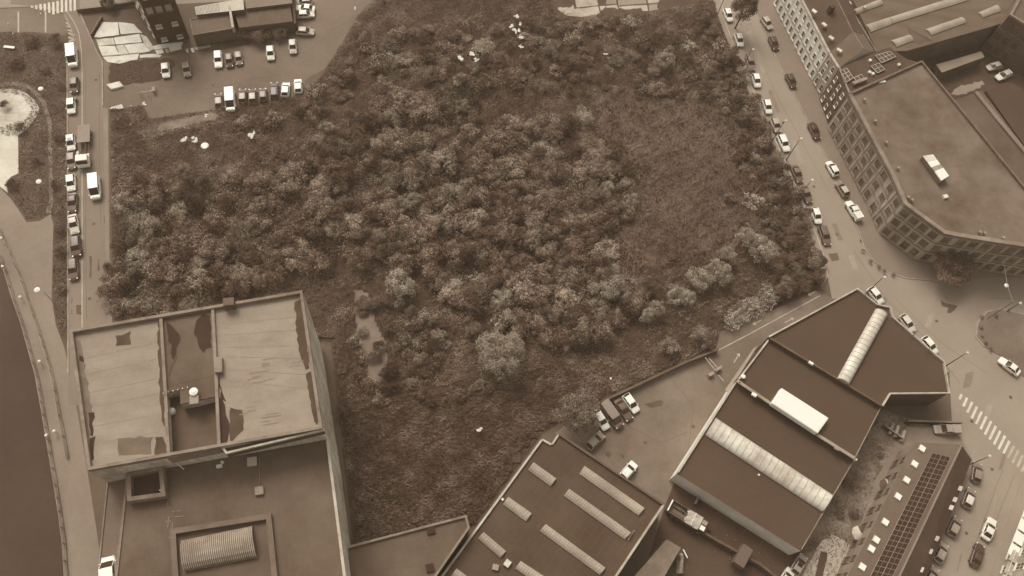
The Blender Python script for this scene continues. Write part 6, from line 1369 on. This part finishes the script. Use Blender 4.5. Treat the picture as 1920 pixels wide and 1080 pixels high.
HEAP = PL([(1352,600),(1362,585),(1400,565),(1420,552),(1430,540),(1462,528),(1475,535),(1476,555),(1465,568),(1440,582),(1400,603),(1372,622),(1356,622)])
def hH(x, y, rng):
    a = np.array(HEAP); c = a.mean(0); b = 1.4+.7*fbm(x, y, 6, .9, 3)
    return b if rng is None else b*(1-.25*rng.uniform(0, 1, len(x))**2)
rj = random.Random(77)
o, n2 = undergrowth('bramble_heap', jitter(inset(HEAP, .75), .35, .9, rj), 70, .2, hH, leaf_h, seed=8); o['label'] = 'pale thick bramble heap along the access road'
o, n16 = undergrowth('bramble_heap_edge', jitter(inset(HEAP, -.15), .45, .8, rj), 60, .2, lambda x, y, r: hH(x, y, r)*.55, leaf_h, seed=9); o['label'] = 'drooping edge of the pale bramble heap'
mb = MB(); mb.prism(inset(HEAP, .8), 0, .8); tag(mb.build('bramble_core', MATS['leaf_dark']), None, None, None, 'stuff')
def blades(name, poly, dens, hr, w_, mt, seed, lab, z0=None):
    rng = np.random.default_rng(seed); a = np.array(poly); x0, y0 = a.min(0); x1, y1 = a.max(0); n = int((x1-x0)*(y1-y0)*dens)
    p = np.stack([rng.uniform(x0, x1, n), rng.uniform(y0, y1, n)], 1); p = p[inside_np(p, poly)]; n = len(p)
    clump = np.clip(fbm(p[:, 0], p[:, 1], 9, .5, 3)*.5+.75, .35, 1.3); h = rng.uniform(*hr, n)*clump; z = lot_z(p[:, 0], p[:, 1]) if z0 is None else np.full(n, z0)
    t = rng.uniform(0, 2*np.pi, n); lean = (rng.normal(size=(n, 2))*.28+np.array([.1, -.35]))*h[:, None]; u = np.stack([np.cos(t), np.sin(t)], 1)*w_*rng.uniform(.6, 1.4, n)[:, None]
    A = np.column_stack([p-u, z]); B = np.column_stack([p+u, z]); M_ = np.column_stack([p+lean*.6+u*.6, z+h*.7]); T = np.column_stack([p+lean, z+h])
    V = np.stack([A, B, M_, T], 1).reshape(-1, 3); me = bpy.data.meshes.new(name); me.vertices.add(4*n); me.vertices.foreach_set('co', V.astype(np.float32).ravel()); me.loops.add(4*n); me.loops.foreach_set('vertex_index', np.arange(4*n, dtype=np.int32)); me.polygons.add(n); me.polygons.foreach_set('loop_start', np.arange(0, 4*n, 4, dtype=np.int32)); me.update(calc_edges=True); me.materials.append(mt)
    o = bpy.data.objects.new(name, me); COL.objects.link(o); tag(o, lab, None, None, 'stuff'); return n
n3 = blades('reeds', jitter(REED, 1.5, 3), 22, (.8, 1.7), .05, leaf_r, 3, 'tall pale reeds on the right side of the wasteland'); n4 = blades('reeds', REED2, 40, (.8, 1.6), .05, leaf_r, 4, 'small patch of reeds in the upper scrub')
o, n11 = undergrowth('creeping_bramble', jitter(GZ, 1.2, 3), 34, .5, lambda x, y, r: hLow(x, y, r)*1.8, leaf_u, (), seed=22, axis=(1, .1, 0), f=.2); o['label'] = 'low creeping bramble in the lower corner of the wasteland'
o, n15 = undergrowth('thin_reeds', jitter(inset(REED, -2.2), 1.5, 2), 22, .7, lambda x, y, r: .45+hLow(x, y, r)*1.4, leaf_r, (), seed=33, axis=(.1, 1, .35), f=.13); o['label'] = 'thin outer fringe of the reeds'
o, n12 = undergrowth('reed_litter', jitter(inset(REED, 1.5), 2.0, 2.5), 42, .75, lambda x, y, r: .35+hLow(x, y, r)*1.3, leaf_r, (), seed=23, axis=(.1, 1, .35), f=.13); o['label'] = 'bent reed leaves between the standing reeds'
n5 = blades('rough_grass', GZ, 14, (.35, .9), .05, leaf_r, 6, 'rough grass in the lower corner of the wasteland')
VG = PL([(-40,66),(20,60),(60,64),(98,70),(124,95),(126,300),(127,610),(118,630),(106,600),(99,540),(101,420),(96,400),(50,412),(22,370),(34,340),(36,255),(0,252),(0,240),(50,225),(60,205),(40,178),(0,172),(-40,172)])
o, n6 = undergrowth('verge_plants', VG, 20, .26, lambda x, y, r: hLow(x, y, r)*1.3, leaf_u, (), seed=12, z0=.03); o['label'] = 'weeds and rough grass on the lawn and verge beside the riverside road'
WY = PL([(1600,870),(1640,880),(1660,860),(1640,920),(1600,1000),(1560,1090),(1500,1090),(1508,1030),(1580,900)]); o, n7 = undergrowth('yard_weeds', WY, 9, .22, hLow, leaf_u, (), seed=13, z0=.03); o['label'] = 'weeds on the broken concrete yard'
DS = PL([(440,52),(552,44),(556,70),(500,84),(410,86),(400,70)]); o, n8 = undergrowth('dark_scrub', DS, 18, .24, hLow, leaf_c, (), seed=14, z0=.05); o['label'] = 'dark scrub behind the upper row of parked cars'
TP = PL([(204,116),(250,114),(310,107),(345,118),(320,150),(240,158),(206,160)]); o, n13 = undergrowth('shade_scrub', TP, 9, .24, hLow, leaf_c, (), seed=17, z0=.04); o['label'] = 'dark weeds added over the shaded ground below the pale concrete floor'  # weeds added to break up the edge of the painted shade
YW = PL([(1300,930),(1400,985),(1500,1040),(1480,1100),(1400,1080),(1290,1000)]); o, n9 = undergrowth('back_yard_weeds', YW, 4, .22, hLow, leaf_c, (), seed=15, z0=.03); o['label'] = 'dark weeds across the back yard'
CY = PL([(1690,100),(1880,48),(1910,80),(1850,95),(1750,120),(1730,115)]); o, n10 = undergrowth('court_weeds', CY, 5, .22, hLow, leaf_c, (), seed=16, z0=.17); o['label'] = 'dark weeds in the factory court'
print('bushes', nA, nB, nC, nD, 'leaves', n1, n2, n3, n4, n5, n6)
# ================================================================== VEIL: veil volume added to lift the dark tones; the air itself is clear
hv = bpy.data.materials.new('tone_lift_veil'); hv.use_nodes = True; t = hv.node_tree; t.nodes.clear()
pvn = t.nodes.new('ShaderNodeVolumePrincipled'); pvn.inputs['Color'].default_value = (.93, .73, .55, 1); pvn.inputs['Density'].default_value = VEIL
ov = t.nodes.new('ShaderNodeOutputMaterial'); t.links.new(pvn.outputs[0], ov.inputs['Volume'])
mb = MB(); mb.box((0, 250, (142-4.5)/2), (2200, 1700, 142+4.5)); o = mb.build('lift_veil', hv); o['kind'] = 'stuff'
